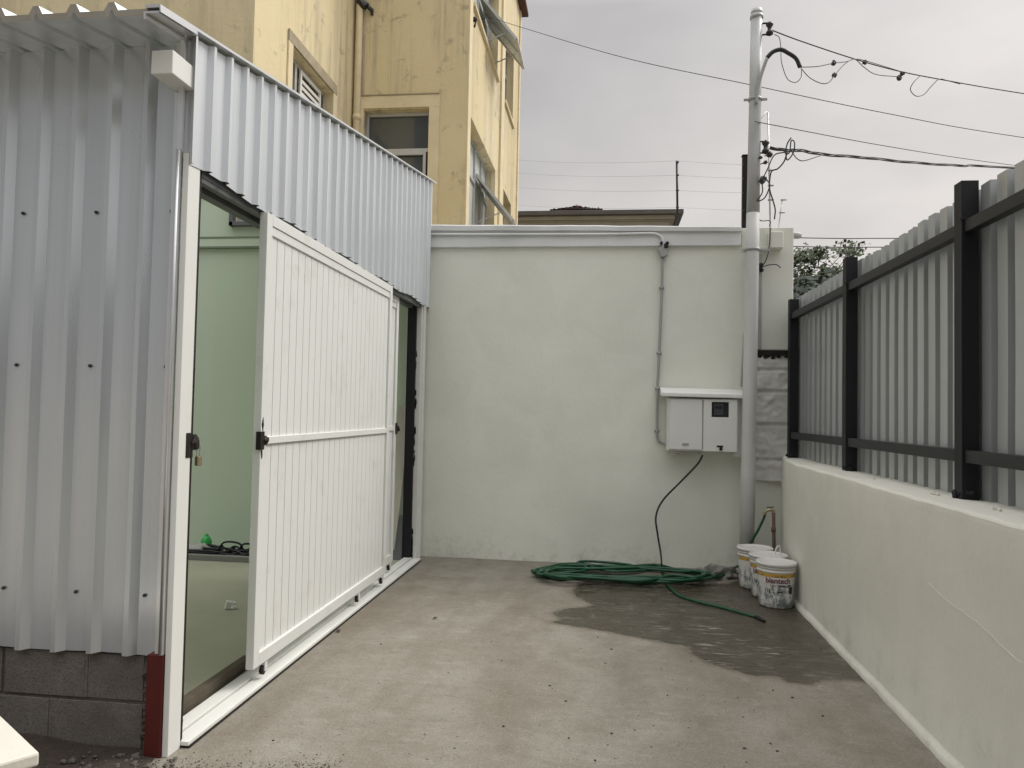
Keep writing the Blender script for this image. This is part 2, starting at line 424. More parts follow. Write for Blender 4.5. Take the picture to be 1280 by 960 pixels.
g[0].position = 0; g[0].color = (.52, .52, .525, 1); g[1].position = 1; g[1].color = (1.75, 1.69, 1.62, 1); kk = g.new(.52); kk.color = (.93, .93, .935, 1); kk = g.new(.80); kk.color = (1.22, 1.20, 1.175, 1)
hm = N_.new('ShaderNodeMath'); hm.operation = 'MULTIPLY_ADD'; hm.inputs[1].default_value = .5; hm.inputs[2].default_value = .5
L_.new(dp.outputs['Value'], hm.inputs[0]); L_.new(hm.outputs[0], gl.inputs['Fac'])
cn = N_.new('ShaderNodeTexNoise'); cn.inputs['Scale'].default_value = 2.6; cn.inputs['Detail'].default_value = 5; cn.inputs['Roughness'].default_value = .5
mp = N_.new('ShaderNodeMapping'); mp.inputs['Scale'].default_value = (1, 1, 2.4); L_.new(tc.outputs['Generated'], mp.inputs[0]); L_.new(mp.outputs[0], cn.inputs['Vector'])
cr = N_.new('ShaderNodeValToRGB'); c_ = cr.color_ramp.elements; c_[0].position = .3; c_[0].color = (.80, .80, .815, 1); c_[1].position = .72; c_[1].color = (1.12, 1.11, 1.10, 1)
L_.new(cn.outputs['Fac'], cr.inputs['Fac'])
def mul(a, b):
    m_ = N_.new('ShaderNodeMix'); m_.data_type = 'RGBA'; m_.blend_type = 'MULTIPLY'; m_.inputs[0].default_value = 1
    L_.new(a, m_.inputs[6]); L_.new(b, m_.inputs[7]); return m_.outputs[2]
oc = mul(mul(rz.outputs[0], gl.outputs[0]), cr.outputs[0])
sc_ = N_.new('ShaderNodeVectorMath'); sc_.operation = 'SCALE'; sc_.inputs['Scale'].default_value = 10.2; L_.new(oc, sc_.inputs[0])
mx = N_.new('ShaderNodeMix'); mx.data_type = 'RGBA'; mx.inputs[0].default_value = .93
L_.new(hs.outputs[0], mx.inputs[6]); L_.new(sc_.outputs[0], mx.inputs[7]); L_.new(mx.outputs[2], bg.inputs['Color'])
bg.inputs['Strength'].default_value = .095
ld = bpy.data.lights.new('sun', 'SUN'); ld.energy = 1.4; ld.angle = R(24); ld.color = (1, .955, .89)
so = bpy.data.objects.new('sun', ld); COL.objects.link(so); so.location = (10, 6, 14)
sd_ = Vector((math.sin(R(SUN_AZ)) * math.cos(R(SUN_EL)), math.cos(R(SUN_AZ)) * math.cos(R(SUN_EL)), math.sin(R(SUN_EL))))
so.rotation_euler = sd_.to_track_quat('Z', 'Y').to_euler()
vs_ = scene.view_settings; vs_.view_transform = 'Standard'; vs_.look = 'None'; vs_.gamma = 1; vs_.exposure = .42
scene.cycles.max_bounces = 7; scene.cycles.diffuse_bounces = 4

# ------------------------------------------------------------------ ground
S = lambda mb, name, m: tag(mb.build(name, m), kind='structure')
S(MB().add([(-300, -300, 0), (300, -300, 0), (300, 300, 0), (-300, 300, 0)], [(0, 1, 2, 3)]), 'ground', 'concrete')
S(MB().add([(-4.75, 3.2, .004), (-1.947, 3.2, .004), (-1.947, 7.44, .004), (-4.75, 7.44, .004)], [(0, 1, 2, 3)]), 'floor', 'floor')
# bare soil along the shed plinth
def soil(u, v):
    y = 1.4 + v * 1.72; x1 = -1.86 + .05 * noise.noise(Vector((y * 9, 2, 0)))
    x = -4.2 + u * (x1 + 4.2); h = .002 + .05 * max(0, noise.noise(Vector((x * 4, y * 4, 3))) + .15) * min(1, (1 - u) * 14)
    return Vector((x, y, h))
S(MB().grid(soil, 70, 40), 'dirt_ground', 'soil')

def zz(x, y, s=3.2, ox=640, oy=620): return (ox + x / s, oy + y / s)
out = [(245, 380), (275, 352), (330, 338), (420, 342), (480, 338), (560, 350), (640, 346), (700, 350), (780, 355), (870, 352), (920, 330), (1000, 330), (1080, 390), (1138, 452)]
out = [zz(*p) for p in out] + [(1012, 778), (1035, 803), (1062, 830), (1090, 862)] + \
      [(1076, 861), (1062, 852)] + [zz(*p) for p in [(1280, 735), (1235, 738), (1190, 757), (1110, 745), (1060, 720), (1000, 722), (940, 715), (850, 690), (770, 660), (715, 630), (712, 604), (600, 585), (450, 560), (380, 545), (290, 528), (200, 515), (160, 507), (195, 492), (160, 470), (220, 452), (300, 445), (335, 440), (290, 420), (250, 396)]]
P0 = [az(x, y, 0) for x, y in out]
def inside(x, y, poly):
    r = False; j = len(poly) - 1
    for i in range(len(poly)):
        (xi, yi), (xj, yj) = poly[i], poly[j]
        if (yi > y) != (yj > y) and x < (xj - xi) * (y - yi) / (yj - yi) + xi: r = not r
        j = i
    return r
def edge_dist(x, y, poly):
    best = 9
    for i in range(len(poly)):
        (ax_, ay_), (bx, by) = poly[i - 1], poly[i]; dx, dy = bx - ax_, by - ay_; l2 = dx * dx + dy * dy or 1e-9
        u = max(0, min(1, ((x - ax_) * dx + (y - ay_) * dy) / l2)); best = min(best, math.hypot(x - ax_ - u * dx, y - ay_ - u * dy))
    return best
poly = [(p.x + (.4 if p.x > 1.40 else 0), p.y) for p in P0]
gx0, gx1, gy0, gy1, st_ = -.75, 1.525, 4.15, 7.45, .025
nx_, ny_ = int((gx1 - gx0) / st_), int((gy1 - gy0) / st_); vs = []; wv_ = []
for j in range(ny_ + 1):
    for i in range(nx_ + 1):
        x, y = gx0 + (gx1 - gx0) * i / nx_, gy0 + (gy1 - gy0) * j / ny_; d_ = edge_dist(x, y, poly) * (1 if inside(x, y, poly) else -1)
        wv_.append(max(0.0, min(1.0, .48 + d_ / .30))); vs.append((x, y, .0004 + .0026 * min(1, wv_[-1] * 2.2)))
fs = [(j * (nx_ + 1) + i, j * (nx_ + 1) + i + 1, (j + 1) * (nx_ + 1) + i + 1, (j + 1) * (nx_ + 1) + i) for j in range(ny_) for i in range(nx_)]
fs = [f for f in fs if max(wv_[q] for q in f) > 0]
used = sorted({q for f in fs for q in f}); ix = {q: k for k, q in enumerate(used)}
me = bpy.data.meshes.new('puddle_water'); me.from_pydata([vs[q] for q in used], [], [[ix[q] for q in f] for f in fs]); me.materials.append(MAT['wet'])
at_ = me.attributes.new('wetness', 'FLOAT', 'POINT'); at_.data.foreach_set('value', [wv_[q] for q in used]); me.update()
pu = bpy.data.objects.new('puddle_water', me); COL.objects.link(pu); tag(pu, kind='structure')

# grit on the slab, rubble by the post
mb = MB()
for i in range(230):
    t = random.random()
    if t < .75: px, py = random.gauss(760, 190), random.uniform(770, 990)
    else: px, py = random.uniform(300, 1150), random.uniform(720, 960)
    if px < 235 + (930 - py) * 1.35: continue
    p = az(px, py, 0); 
    if p.x > 1.42 or p.x < -1.7: continue
    r = random.choice([.0016, .002, .002, .0025, .003, .004, .006])
    mb.ico((p.x, p.y, r * .35), r, 1, 0, .8, (random.uniform(.8, 1.6), random.uniform(.8, 1.4), .6))
tag(mb.build('gravel', 'grit'), 'dark crumbs of grit scattered over the concrete yard floor', 'grit', kind='stuff')
mb = MB()
for i in range(1000):
    px, py = random.uniform(60, 430) , 970 - abs(random.gauss(0, 11)); p = az(px, py, 0)
    if p.y > 3.03 and p.x < -1.76: continue
    r = random.choice([.001, .0013, .0016, .002, .0026]); mb.ico((p.x, p.y, r * .35 + .002), r, 1, 0, .8, (random.uniform(.8, 1.8), random.uniform(.8, 1.6), .6))
tag(mb.build('gravel', 'grit'), 'dark soil crumbs strewn where the dirt meets the concrete', 'gravel', kind='stuff')
mb = MB()
for i in range(130):
    x = random.gauss(-1.93, .22); y = random.uniform(2.72, 3.02)
    if x > -1.7: continue
    r = random.uniform(.003, .015); mb.ico((x, y, r * .4 + .008), r, 1, 0, .9, (1, 1, .7))
tag(mb.build('rubble', 'rubble'), 'broken mortar crumbs heaped at the foot of the red post', 'rubble', kind='stuff')
for i, (px, py, s, lab) in enumerate([(424, 824, .02, 'dark flattened leaf lying by the sliding door track'), (545, 808, .016, 'curled dark leaf alone in the middle of the dry concrete')]):
    p = az(px - 1, py - 35, .004); a = random.random() * 3; mb = MB()
    def lf(u, v, p=p, s=s, a=a):
        wv = math.sin(math.pi * u) * (v - .5) * s * 1.3; l = (u - .5) * s * 3
        return p + Vector((l * math.cos(a) - wv * math.sin(a), l * math.sin(a) + wv * math.cos(a), .003 + .012 * abs(v - .5) * math.sin(3 * u)))
    mb.grid(lf, 8, 4); tag(mb.build('fallen_leaf', 'grit', solid=.001), lab, 'leaf')

# ------------------------------------------------------------------ shed
X0 = -1.84
shed = thing('shed', 'corrugated silver metal shed with white sliding doors and block plinth', 'shed', (-3.8, 5.3, 0))
XL = -4.75
mb = MB()
ribbed(mb, (XL, 3.09, 0), (1, 0, 0), (0, -1, 0), XL * -1 - 1.855, lambda u: .408 - .003 * math.sin(u * 9), lambda u: 3.10, period=.170, crest=.022, slope=.025, depth=.034, off=.045, wob=.0022, swage=False)
for zz_ in (2.352, 1.663, .666):
    for px_ in (28, 119, 215) if zz_ > 1 else (5, 96, 180):
        x = (-2.634, -2.275, -1.915)[(28, 119, 215).index(px_)] if zz_ > 1 else (-2.65, -2.30, -1.975)[(5, 96, 180).index(px_)]
        c = Vector((x, 3.086, zz_)); mb.tube([c, c - Vector((0, .004, 0))], .0072, 10, 1); mb.tube([c - Vector((0, .006, 0)), c - Vector((0, .010, 0))], .0045, 6, 1)
mb.build('end_cladding', ['sheet', 'screw'], shed, solid=.0015)
# plinth of blocks with recessed mortar
mb = MB(); mb.box((XL, 3.111, -.1), (-1.965, 3.24, .40), 1); mb.box((XL, 3.13, .40), (-1.965, 3.24, .44), 1)
z = -.06
for row, (za, zb, jo) in enumerate(((-.06, .188, -2.415), (.203, .398, -2.25))):
    e = [-1.965 - .005] ; x = jo
    xs = sorted([jo - k * .40 for k in range(9)] + [jo + .0])
    edges = [q for q in xs if q > XL + .02] + [-1.972]
    for a, b in zip(edges[:-1], edges[1:]):
        mb.box((a + .008, 3.105 + random.uniform(-.003, .003), za), (b - .008, 3.15, zb), 0)
mb.box((-1.972, 3.115, -.05), (-1.935, 3.2, .40), 1)
for k in range(12): mb.ico((-1.958 + random.uniform(-.012, .012), 3.11, .03 + k * .03), random.uniform(.012, .022), 2, 1, .8)
mb.build('block_plinth', ['block', 'mortar'], shed, bevel=.006)
MB().box((-1.922, 3.035, -.03), (-1.848, 3.10, .43)).build('corner_post', 'red', shed, bevel=.003)['label'] = 'dark red oxide foot of the corner post'
# corner flashing and jamb
mb = MB(); mb.box((-1.895, 3.046, .432), (-1.862, 3.052, 3.09)); mb.box((-1.862, 3.03, .432), (-1.850, 3.052, 3.09)); mb.tube([(-1.861, 3.036, .432), (-1.861, 3.036, 3.09)], .010, 8); mb.box((-1.850, 3.046, 2.60), (-1.812, 3.056, 3.10))
mb.build('corner_flashing', 'trim', shed)
j = MB().box((-1.846, 3.045, 0), (X0 + .022, 3.14, 2.60)).build('door_jamb', 'white', shed, bevel=.003)
mb = MB(); mb.box((X0 - .03, 3.141, .02), (X0 + .016, 3.165, 2.57))
for k in range(26):
    z = random.choice([.78, .82, 1.2, 1.24, 1.28, 1.60, 1.63, 2.30, .9, .06, .12]) + random.uniform(-.03, .03)
    mb.ico((X0 + .019, 3.148, z), random.uniform(.005, .010), 2, 0, .8, (.4, .8, 3.0))
mb.build('door_seal', 'burnt', j)
mb = MB(); mb.box((X0 - .01, 3.10, 1.265), (X0 + .026, 3.155, 1.375)); mb.box((X0 + .015, 3.14, 1.30), (X0 + .03, 3.20, 1.345)); mb.ico((X0 + .02, 3.165, 1.33), .034, 2, 0, .6, (.5, 1, 1.2))
mb.build('lock_plate', 'burnt', j, bevel=.004)
# far jamb
fj = MB().box((-1.985, 7.322, 0), (X0 + .010, 7.36, 2.60)).box((X0 - .03, 7.361, 0), (X0 + .026, 7.43, 2.60)).box((X0 - .03, 7.431, 0), (X0 + .004, 7.545, 2.60)).build('door_jamb', 'white', shed, bevel=.003)
mb = MB(); mb.box((-1.965, 7.285, .02), (-1.878, 7.321, 2.57))
for k in range(30): mb.ico((-1.877 + random.uniform(-.006, .008), 7.318, random.choice([.1, .2, .3, 1.0, 1.25, 1.6, 2.0]) + random.uniform(-.08, .08)), random.uniform(.005, .011), 2, 0, .8, (.8, .3, 4.0))
mb.build('door_seal', 'black', fj)
# sill track
mb = MB(); mb.box((-1.950, 3.142, 0), (-1.776, 7.32, .010), 1); mb.box((-1.945, 3.142, .010), (-1.869, 7.32, .036)); mb.box((-1.860, 3.142, .010), (-1.782, 7.32, .028))
mb.build('sill_track', ['white', 'burnt'], shed, bevel=.002)
# head track
mb = MB(); mb.box((-1.98, 3.165, 2.535), (X0 + .006, 7.49, 2.62)); mb.box((-1.97, 3.165, 2.505), (-1.915, 7.49, 2.535)); mb.box((-1.872, 3.165, 2.512), (X0 + .002, 7.49, 2.535))
mb.build('head_track', 'dark', shed, bevel=.002)
# fascia
zt = lambda y: 3.115 + .160 * (y - 3.02)
mb = MB(); ribbed(mb, (-1.815, 3.02, 0), (0, 1, 0), (1, 0, 0), 4.56, lambda u: 2.545 + .012 * math.sin(u * 7), lambda u: zt(3.02 + u) - .008, period=.158, crest=.020, slope=.014, depth=.026, off=.02, wob=.0018, rows=5, swage=False)
for i in range(13):
    y = 3.145 + i * .316
    for zf in (2.545 + .10, zt(y) - .13):
        c = Vector((-1.812, y + .045, zf)); mb.tube([c, c + Vector((.006, 0, 0))], .010, 8, 1); mb.tube([c + Vector((.006, 0, 0)), c + Vector((.013, 0, 0))], .005, 6, 1)
mb.build('fascia_cladding', ['fascia', 'screw'], shed, solid=.0015)
MB().box((-1.85, 3.0, 2.60), (-1.83, 3.016, 3.10)).build('fascia_edge', 'trim', shed)
# roof: trapezoid sheet running down to the eave
mb = MB(); us = []; u = XL
u = -1.992 - .031 - 17 * .166
while u < -1.86:
    us += [(u, 0), (u + .018, .034), (u + .044, .034), (u + .062, 0)]; u += .166
us = [p for p in us if -3.4 < p[0] < -1.86] + [(-1.835, 0)]  # roof cut short over the unseen side to let daylight inside
vs = []; ysr = [2.74, 3.6, 4.8, 6.2, 7.62]
for y in ysr:
    for x, dz in us: vs.append((x, y, zt(y) + dz + .004))
n = len(us); mb.add(vs, [(j * n + i, j * n + i + 1, (j + 1) * n + i + 1, (j + 1) * n + i) for j in range(4) for i in range(n - 1)])
rs = mb.build('roof_sheet', ['fascia', 'far_wall'], shed, solid=.028); rs.modifiers['solid'].offset = -1; rs.modifiers['solid'].material_offset_rim = 1
mb = MB(); mb.bar((-1.806, 2.73, zt(2.73) + .010), (-1.806, 7.62, zt(7.62) + .010), .064, .012); mb.bar((-1.775, 2.73, zt(2.73) - .0), (-1.775, 3.0, zt(3.0) - .0), .005, .028)
mb.bar((-1.812, 2.735, zt(2.735) - .012), (-1.812, 3.0, zt(3.0) - .012), .06, .008); mb.bar((-1.845, 2.74, zt(2.74) - .022), (-1.845, 3.0, zt(3.0) - .022), .012, .03)
mb.build('verge_trim', 'trim', shed)
MB().box((-1.898, 2.872, 2.872), (-1.802, 3.045, 2.972)).build('purlin_end', 'white', shed, bevel=.004)
# inner walls
mb = MB(); holed(mb, (XL, 7.46, 0), (1, 0, 0), (0, -1, 0), -XL - 1.905, 3.86, [(-3.93 - XL, 3.40, -2.9 - XL, 3.84)], .05)
mb.build('end_lining', 'green', shed)
mb = MB(); mb.box((XL, 7.42, 3.17), (-1.91, 7.459, 3.255), 0); mb.box((XL, 7.415, 3.255), (-1.91, 7.459, 3.272), 1); mb.box((XL, 7.415, 3.152), (-1.91, 7.459, 3.17), 1); mb.box((XL, 7.44, 3.72), (-3.95, 7.459, 3.735), 1)
mb.build('ledge', ['green', 'green_dark'], shed)
wf = MB(); a = (-3.95, 3.385); b = (-2.9, 3.84)
wf.box((a[0], 7.40, a[1]), (a[0] + .045, 7.47, b[1])); wf.box((a[0], 7.40, a[1]), (b[0], 7.47, a[1] + .045)); wf.box((b[0] - .04, 7.40, a[1]), (b[0], 7.47, b[1]))
wfo = wf.build('window_frame', 'dark', shed, bevel=.004)
MB().box((-3.9, 7.475, 3.43), (-2.94, 7.482, 3.84)).build('window_pane', 'frost', wfo)
mb = MB()
for k in range(9):
    x = -3.86 + k * .045 + random.uniform(-.01, .01); h = random.uniform(.08, .19); mb.box((x, 7.452, 3.86 - .19 - h * .6), (x + random.uniform(.008, .022), 7.458, 3.84))
mb.build('window_rag', 'rag', wfo)
mb = MB()
for y in (3.2, 5.3, 7.32): MB().box((XL, y, 0), (XL + .08, y + .08, 3.0)).build('side_post', 'white', shed)  # unseen side left without a wall so daylight brightens the interior
MB().box((XL, 3.13, .40), (-1.93, 3.15, 3.09)).build('front_lining', 'green', shed)

def leaf_door(name, label, xc, ya, yb, z0, z1, mid, mo=0):
    th = .022
    o = MB()
    pw = .1; y = ya + .065; n = int(round((yb - ya - .13) / pw)); pw = (yb - ya - .13) / n
    for i in range(n): o.box((xc - .006, y + i * pw + .003, z0 + .07), (xc + .006, y + (i + 1) * pw - .003, z1 - .09))
    o.box((xc - .009, ya + .06, z0 + .06), (xc - .0065, yb - .06, z1 - .08))
    d = o.build(name, 'door', shed, bevel=.002)
    if label: d['label'] = label
    fr = MB()
    fr.box((xc - th, ya, z0), (xc + th, ya + .065, z1)); fr.box((xc - th, yb - .065, z0), (xc + th, yb, z1))
    fr.box((xc - th, ya + .066, z0), (xc + th, yb - .066, z0 + .07)); fr.box((xc - th, ya + .066, z1 - .06), (xc + th, yb - .066, z1)); fr.box((xc - th + .006, ya + .066, z1 - .11), (xc + th - .006, yb - .066, z1 - .061))
    fr.build('door_frame', 'door', d, bevel=.003)
    MB().box((xc - .014, ya + .066, mid - .022), (xc + .02, yb - .066, mid + .018)).build('mid_rail', 'door', d, bevel=.003)
    for yy in (ya + .13, (ya + yb) / 2 + .5, yb - .08):
        m = MB(); m.box((xc - .016, yy, z0 - .055), (xc - .010, yy + .05, z0)); m.box((xc + .010, yy + .02, z0 - .055), (xc + .016, yy + .05, z0))
        m.tube([(xc - .009, yy + .025, z0 - .05), (xc + .009, yy + .025, z0 - .05)], .024, 14, 1)
        m.build('roller', ['door', 'burnt'], d)
    return d
d1 = leaf_door('sliding_door', 'front white sliding door leaf, half open', -1.815, 3.77, 6.15, .125, 2.532, 1.318)
mb = MB(); mb.box((-1.812, 3.755, 1.27), (-1.786, 3.80, 1.365)); mb.ico((-1.787, 3.82, 1.318), .026, 2, 0, .5, (.5, 1, 1)); mb.ico((-1.794, 3.79, 1.40), .020, 2, 0, .8, (.2, .6, 2)); mb.ico((-1.794, 3.785, 1.25), .018, 2, 0, .8, (.2, .6, 1.6))
mb.build('door_lug', 'burnt', d1)
d2 = leaf_door('sliding_door', 'rear white sliding door leaf behind the front one', -1.90, 4.9, 6.66, .125, 2.515, 1.325)
mb = MB(); mb.box((-1.893, 6.63, 1.27), (-1.868, 6.675, 1.37)); mb.ico((-1.875, 6.685, 1.32), .025, 2, 0, .5); mb.build('door_lug', 'burnt', d2)
# padlock
pk = thing('padlock', 'small brass padlock hanging open from the shed door jamb', 'padlock', (X0 + .02, 3.235, 1.25))
MB().box((X0 + .012, 3.192, 1.225), (X0 + .03, 3.228, 1.268)).build('lock_body', 'brass', pk, bevel=.004)
MB().tube(spline([(X0 + .021, 3.198, 1.266), (X0 + .021, 3.196, 1.31), (X0 + .021, 3.209, 1.325), (X0 + .021, 3.222, 1.31), (X0 + .021, 3.222, 1.266)], 5), .0035, 6).build('shackle', 'alu', pk)

# inside the shed
mb = MB(); mb.box((-4.25, 6.86, .004), (-2.9, 6.93, .055)); tag(mb.build('metal_bar', 'bar', bevel=.003), 'long grey metal bar on the shed floor before the cables', 'bar')
mb = MB()
for k in range(9):
    pts = []; cx = random.uniform(-3.95, -3.3); cy = random.uniform(7.0, 7.15); a = random.uniform(.12, .36); ph = random.random() * 6
    for t in range(26):
        an = ph + t * .5; pts.append((cx + a * math.cos(an) * (1 + .2 * math.sin(t)), cy + .10 * math.sin(an), .03 + .05 * random.random() + .03 * math.sin(t * .9 + k)))
    mb.tube(spline(pts, 4), .011, 6)
for a, b, h in ((-3.75, -3.5, .15), (-3.55, -3.35, .14), (-3.35, -3.05, .17), (-3.25, -2.95, .22)):
    mb.tube(spline([(a, 7.05, .05), (a + .05, 7.05, h), (b - .05, 7.07, h * .95), (b, 7.08, .05)], 6), .010, 6)
tag(mb.build('cable_heap', 'cable'), 'tangled heap of black cable against the green shed wall', 'cable')
bo = thing('plastic_bottle', 'bright green plastic bottle standing behind the black cables', 'bottle', (-3.93, 7.18, .0))
MB().lathe([(.001, .004), (.05, .004), (.054, .02), (.054, .13), (.034, .17), (.018, .18)], (-3.965, 7.2, 0), 16).build('body', 'bottle', bo)
MB().lathe([(.020, .178), (.020, .20), (.001, .20)], (-3.965, 7.2, 0), 16).build('cap', 'bottle', bo)
mb = MB(); mb.ico((-3.93, 7.03, .07), .09, 3, 0, .6, (1.2, .7, .7), True); tag(mb.build('rag', 'rag'), 'pale crumpled rag at the end of the cable heap', 'rag')
p = az(288, 757, .03); mb = MB(); mb.box((-.035, -.022, -.026), (.035, .022, .03), 0, Matrix.Translation(p) @ Matrix.Rotation(.6, 4, 'Z') @ Matrix.Rotation(.25, 4, 'Y'))
mb.ico(p + Vector((.03, -.01, -.01)), .018, 2, 0, .7); tag(mb.build('plaster_lump', 'white', bevel=.006), 'small white lump of plaster on the shed floor', 'debris')
mb = MB(); mb.bar((-1.985, 3.30, .045), (-1.985, 4.10, .045), .05, .085); tag(mb.build('timber_plank', 'wood', bevel=.003), 'dark timber plank lying on edge inside the door sill', 'plank')
mb = MB(); mb.box((-2.25, 7.30, .004), (-1.955, 7.44, .42)); mb.box((-2.24, 7.295, .40), (-1.96, 7.30, .415)); tag(mb.build('grey_crate', 'grey_box', bevel=.006), 'dark grey metal box in the far corner of the shed', 'box')
mb = MB(); mb.bar((-2.1, 7.24, .12), (-1.99, 7.40, 1.52), .14, .02, 0, (0, 1, 0)); tag(mb.build('leaning_board', 'board', bevel=.002), 'beige board leaning in the narrow gap beside the rear door', 'board')

# ------------------------------------------------------------------ back boundary wall with column
YB = 7.57
wall = thing('boundary_wall', 'tall white stuccoed boundary wall across the end of the yard', 'wall', (0, YB, 0))
ztop = lambda x: 3.405 - .017 * (x + 1.8)
def wfront(u, v):
    x = -9 + u * 10.44; z = v * 3.17
    return Vector((x, YB + .010 * noise.noise(Vector((x * .9, z * .9, 0))) + .004 * noise.noise(Vector((x * 4, z * 4, 5))), z))
mb = MB(); mb.grid(wfront, 120, 40); mb.box((-9, YB + .02, 0), (1.44, YB + .22, 3.17)); mb.build('wall_body', 'stucco', wall)
mb = MB()
prof = [(YB - .032, 0.0), (YB - .038, .008), (YB - .036, .150), (YB - .028, .158), (YB - .028, .172), (YB - .058, .178), (YB - .06, .225), (YB - .05, .238), (YB + .23, .240), (YB + .23, 0)]
nx = 150; vs = []
for i in range(nx + 1):
    x = -9 + (1.30 + 9) * i / nx; h0 = 3.165; k = (ztop(x) - h0) / .240
    for y, h in prof: vs.append((x, y + .006 * noise.noise(Vector((x * 5, h * 9, 1))), h0 + h * k + .005 * noise.noise(Vector((x * 4, h * 3, 7)))))
n = len(prof); mb.add(vs, [(i * n + j, i * n + (j + 1) % n, (i + 1) * n + (j + 1) % n, (i + 1) * n + j) for i in range(nx) for j in range(n)], 0)
mb.f.append([nx * n + j for j in range(n)]); mb.mi.append(0); mb.sm.append(False)
mb.build('coping_band', 'band', wall)
mb = MB(); mb.box((1.435, 7.50, 2.135), (1.79, 7.80, 3.335)); mb.box((1.305, YB - .012, 3.10), (1.436, 7.80, 3.345)); mb.build('column', 'column', wall, bevel=.012)
mb = MB(); mb.box((1.43, 7.49, 2.085), (1.80, 7.56, 2.134)); 
for k in range(22): mb.ico((random.uniform(1.44, 1.77), 7.50, 2.082 + random.uniform(-.02, .01)), random.uniform(.006, .018), 2, 0, .8, (1.3, .4, .8))
mb.build('tie_beam', 'burnt', wall)
def rough(u, v):
    x = 1.445 + u * .335; z = .88 + v * 1.21; c = min(abs(z - q) for q in (1.08, 1.42, 1.74, 1.95))
    return Vector((x, 7.505 + .016 * noise.noise(Vector((x * 7, z * 7, 4))) + .010 * noise.noise(Vector((x * 19, z * 19, 4))) + (.018 if c < .016 else 0), z))
mb = MB(); mb.grid(rough, 40, 110); mb.box((1.45, 7.54, .88), (1.79, 7.80, 2.085)); mb.build('block_pier', 'rough', wall)
mb = MB(); mb.box((1.455, 7.56, 0), (1.79, 7.80, .879)); mb.build('pier_foot', 'column', wall, bevel=.008)

# conduit along the band and down to the meter
con = thing('electrical_conduit', 'thin painted conduit running along the coping then down to the meter', 'conduit', (.55, YB, 1.2))
yc = YB - .05
mb = MB(); pts = [(-1.82, YB - .05, 3.300), (-1, YB - .05, 3.292), (0, YB - .05, 3.286), (.40, YB - .05, 3.290), (.48, YB - .05, 3.282), (.53, YB - .05, 3.25), (.547, YB - .052, 3.20), (.549, YB - .04, 3.15)]
mb.tube(spline(pts, 6), .0135, 8); mb.build('pipe', 'band', con)
mb = MB(); pts = [(.545, YB - .03, 3.06), (.540, YB - .028, 2.6), (.522, YB - .028, 2.0), (.512, YB - .028, 1.72), (.512, YB - .028, 1.4), (.518, YB - .028, 1.27), (.545, YB - .028, 1.22), (.61, YB - .028, 1.205)]
mb.tube(spline(pts, 6), .013, 8)
for z, x in ((2.75, .541), (2.1, .525), (1.75, .513), (1.33, .512)): mb.box((x - .024, YB - .018, z - .012), (x + .024, YB - .003, z + .012)); mb.tube([(x, YB - .028, z - .013), (x, YB - .028, z + .013)], .017, 8)
mb.build('pipe', 'conduit', con)
mb = MB(); mb.box((-.035, -.03, -.05), (.035, .03, .05), 0, Matrix.Translation((.545, YB - .035, 3.105)) @ Matrix.Rotation(-.35, 4, 'Y')); mb.build('junction_box', 'conduit', con, bevel=.004)
mb = MB()
for k in range(6): mb.ico((.56 + random.uniform(-.03, .06), YB - .06, 3.165 + random.uniform(-.02, .025)), .016, 2, 0, .7)
mb.build('tape_joint', 'rubber', con)

# meter cabinet
mt = thing('meter_cabinet', 'white electricity meter cabinet with two doors under a small canopy', 'meter', (.93, YB, 1.14))
YM = 7.36
mb = MB(); mb.box((.60, YM + .01, 1.15), (1.262, YB - .008, 1.655)); mb.box((1.235, YM + .05, 1.105), (1.345, YB - .008, 1.66)); mb.build('housing', 'meter', mt, bevel=.004)
mb = MB(); vs = [(.535, YM - .035, 1.668), (1.33, YM - .035, 1.66), (1.33, YM - .035, 1.70), (.535, YM - .035, 1.708), (.535, YB - .008, 1.69), (1.33, YB - .008, 1.68), (1.33, YB - .008, 1.755), (.535, YB - .008, 1.765)]
mb.add(vs, [(0, 1, 2, 3), (3, 2, 6, 7), (0, 4, 5, 1), (1, 5, 6, 2), (0, 3, 7, 4), (4, 7, 6, 5)]); mb.build('canopy', 'white', mt, bevel=.008)
dl = MB().box((.618, YM - .008, 1.165), (.925, YM + .009, 1.648)).build('cabinet_door', 'meter', mt, bevel=.004)
MB().box((.74, YM - .013, 1.205), (.80, YM - .009, 1.225)).build('latch', 'conduit', dl)
mb = MB(); holed(mb, (.935, YM - .009, 1.155), (1, 0, 0), (0, -1, 0), .31, .493, [(.075, .325, .235, .47)], .018); dr = mb.build('cabinet_door', 'meter', mt)
MB().box((1.0105, YM + .001, 1.48), (1.169, YM + .005, 1.624)).build('meter_window', 'window_dark', dr)
mb = MB(); mb.box((1.035, YM - .003, 1.50), (1.12, YM + .0005, 1.605)); mb.build('meter_dial', 'display', dr)
MB().box((1.045, YM - .0055, 1.56), (1.105, YM - .0035, 1.585)).build('meter_readout', 'window_dark', dr)
mb = MB(); mb.box((1.06, YM - .014, 1.195), (1.12, YM - .0095, 1.212)); mb.box((1.085, YM - .026, 1.165), (1.112, YM - .012, 1.198)); mb.build('latch', 'burnt', dr, bevel=.003)
mb = MB()
for k in range(14): mb.ico((random.uniform(.64, .95), YB - .03, 1.12 + random.uniform(-.01, .02)), random.uniform(.012, .03), 2, 0, .8, (1.5, .6, .6))
mb.build('ragged_plaster', 'rough', mt)
c = [ay(x, y, Y) for x, y, Y in ((878, 569, 7.42), (872, 580, 7.40), (851, 602, 7.38), (829, 625, 7.36), (820, 645, 7.35), (822, 668, 7.35), (826, 692, 7.3), (827, 706, 7.2))]
tag(MB().tube(spline(c, 8), .009, 8).build('power_cable', 'cable'), 'black cable drooping from the meter cabinet to the floor', 'cable')

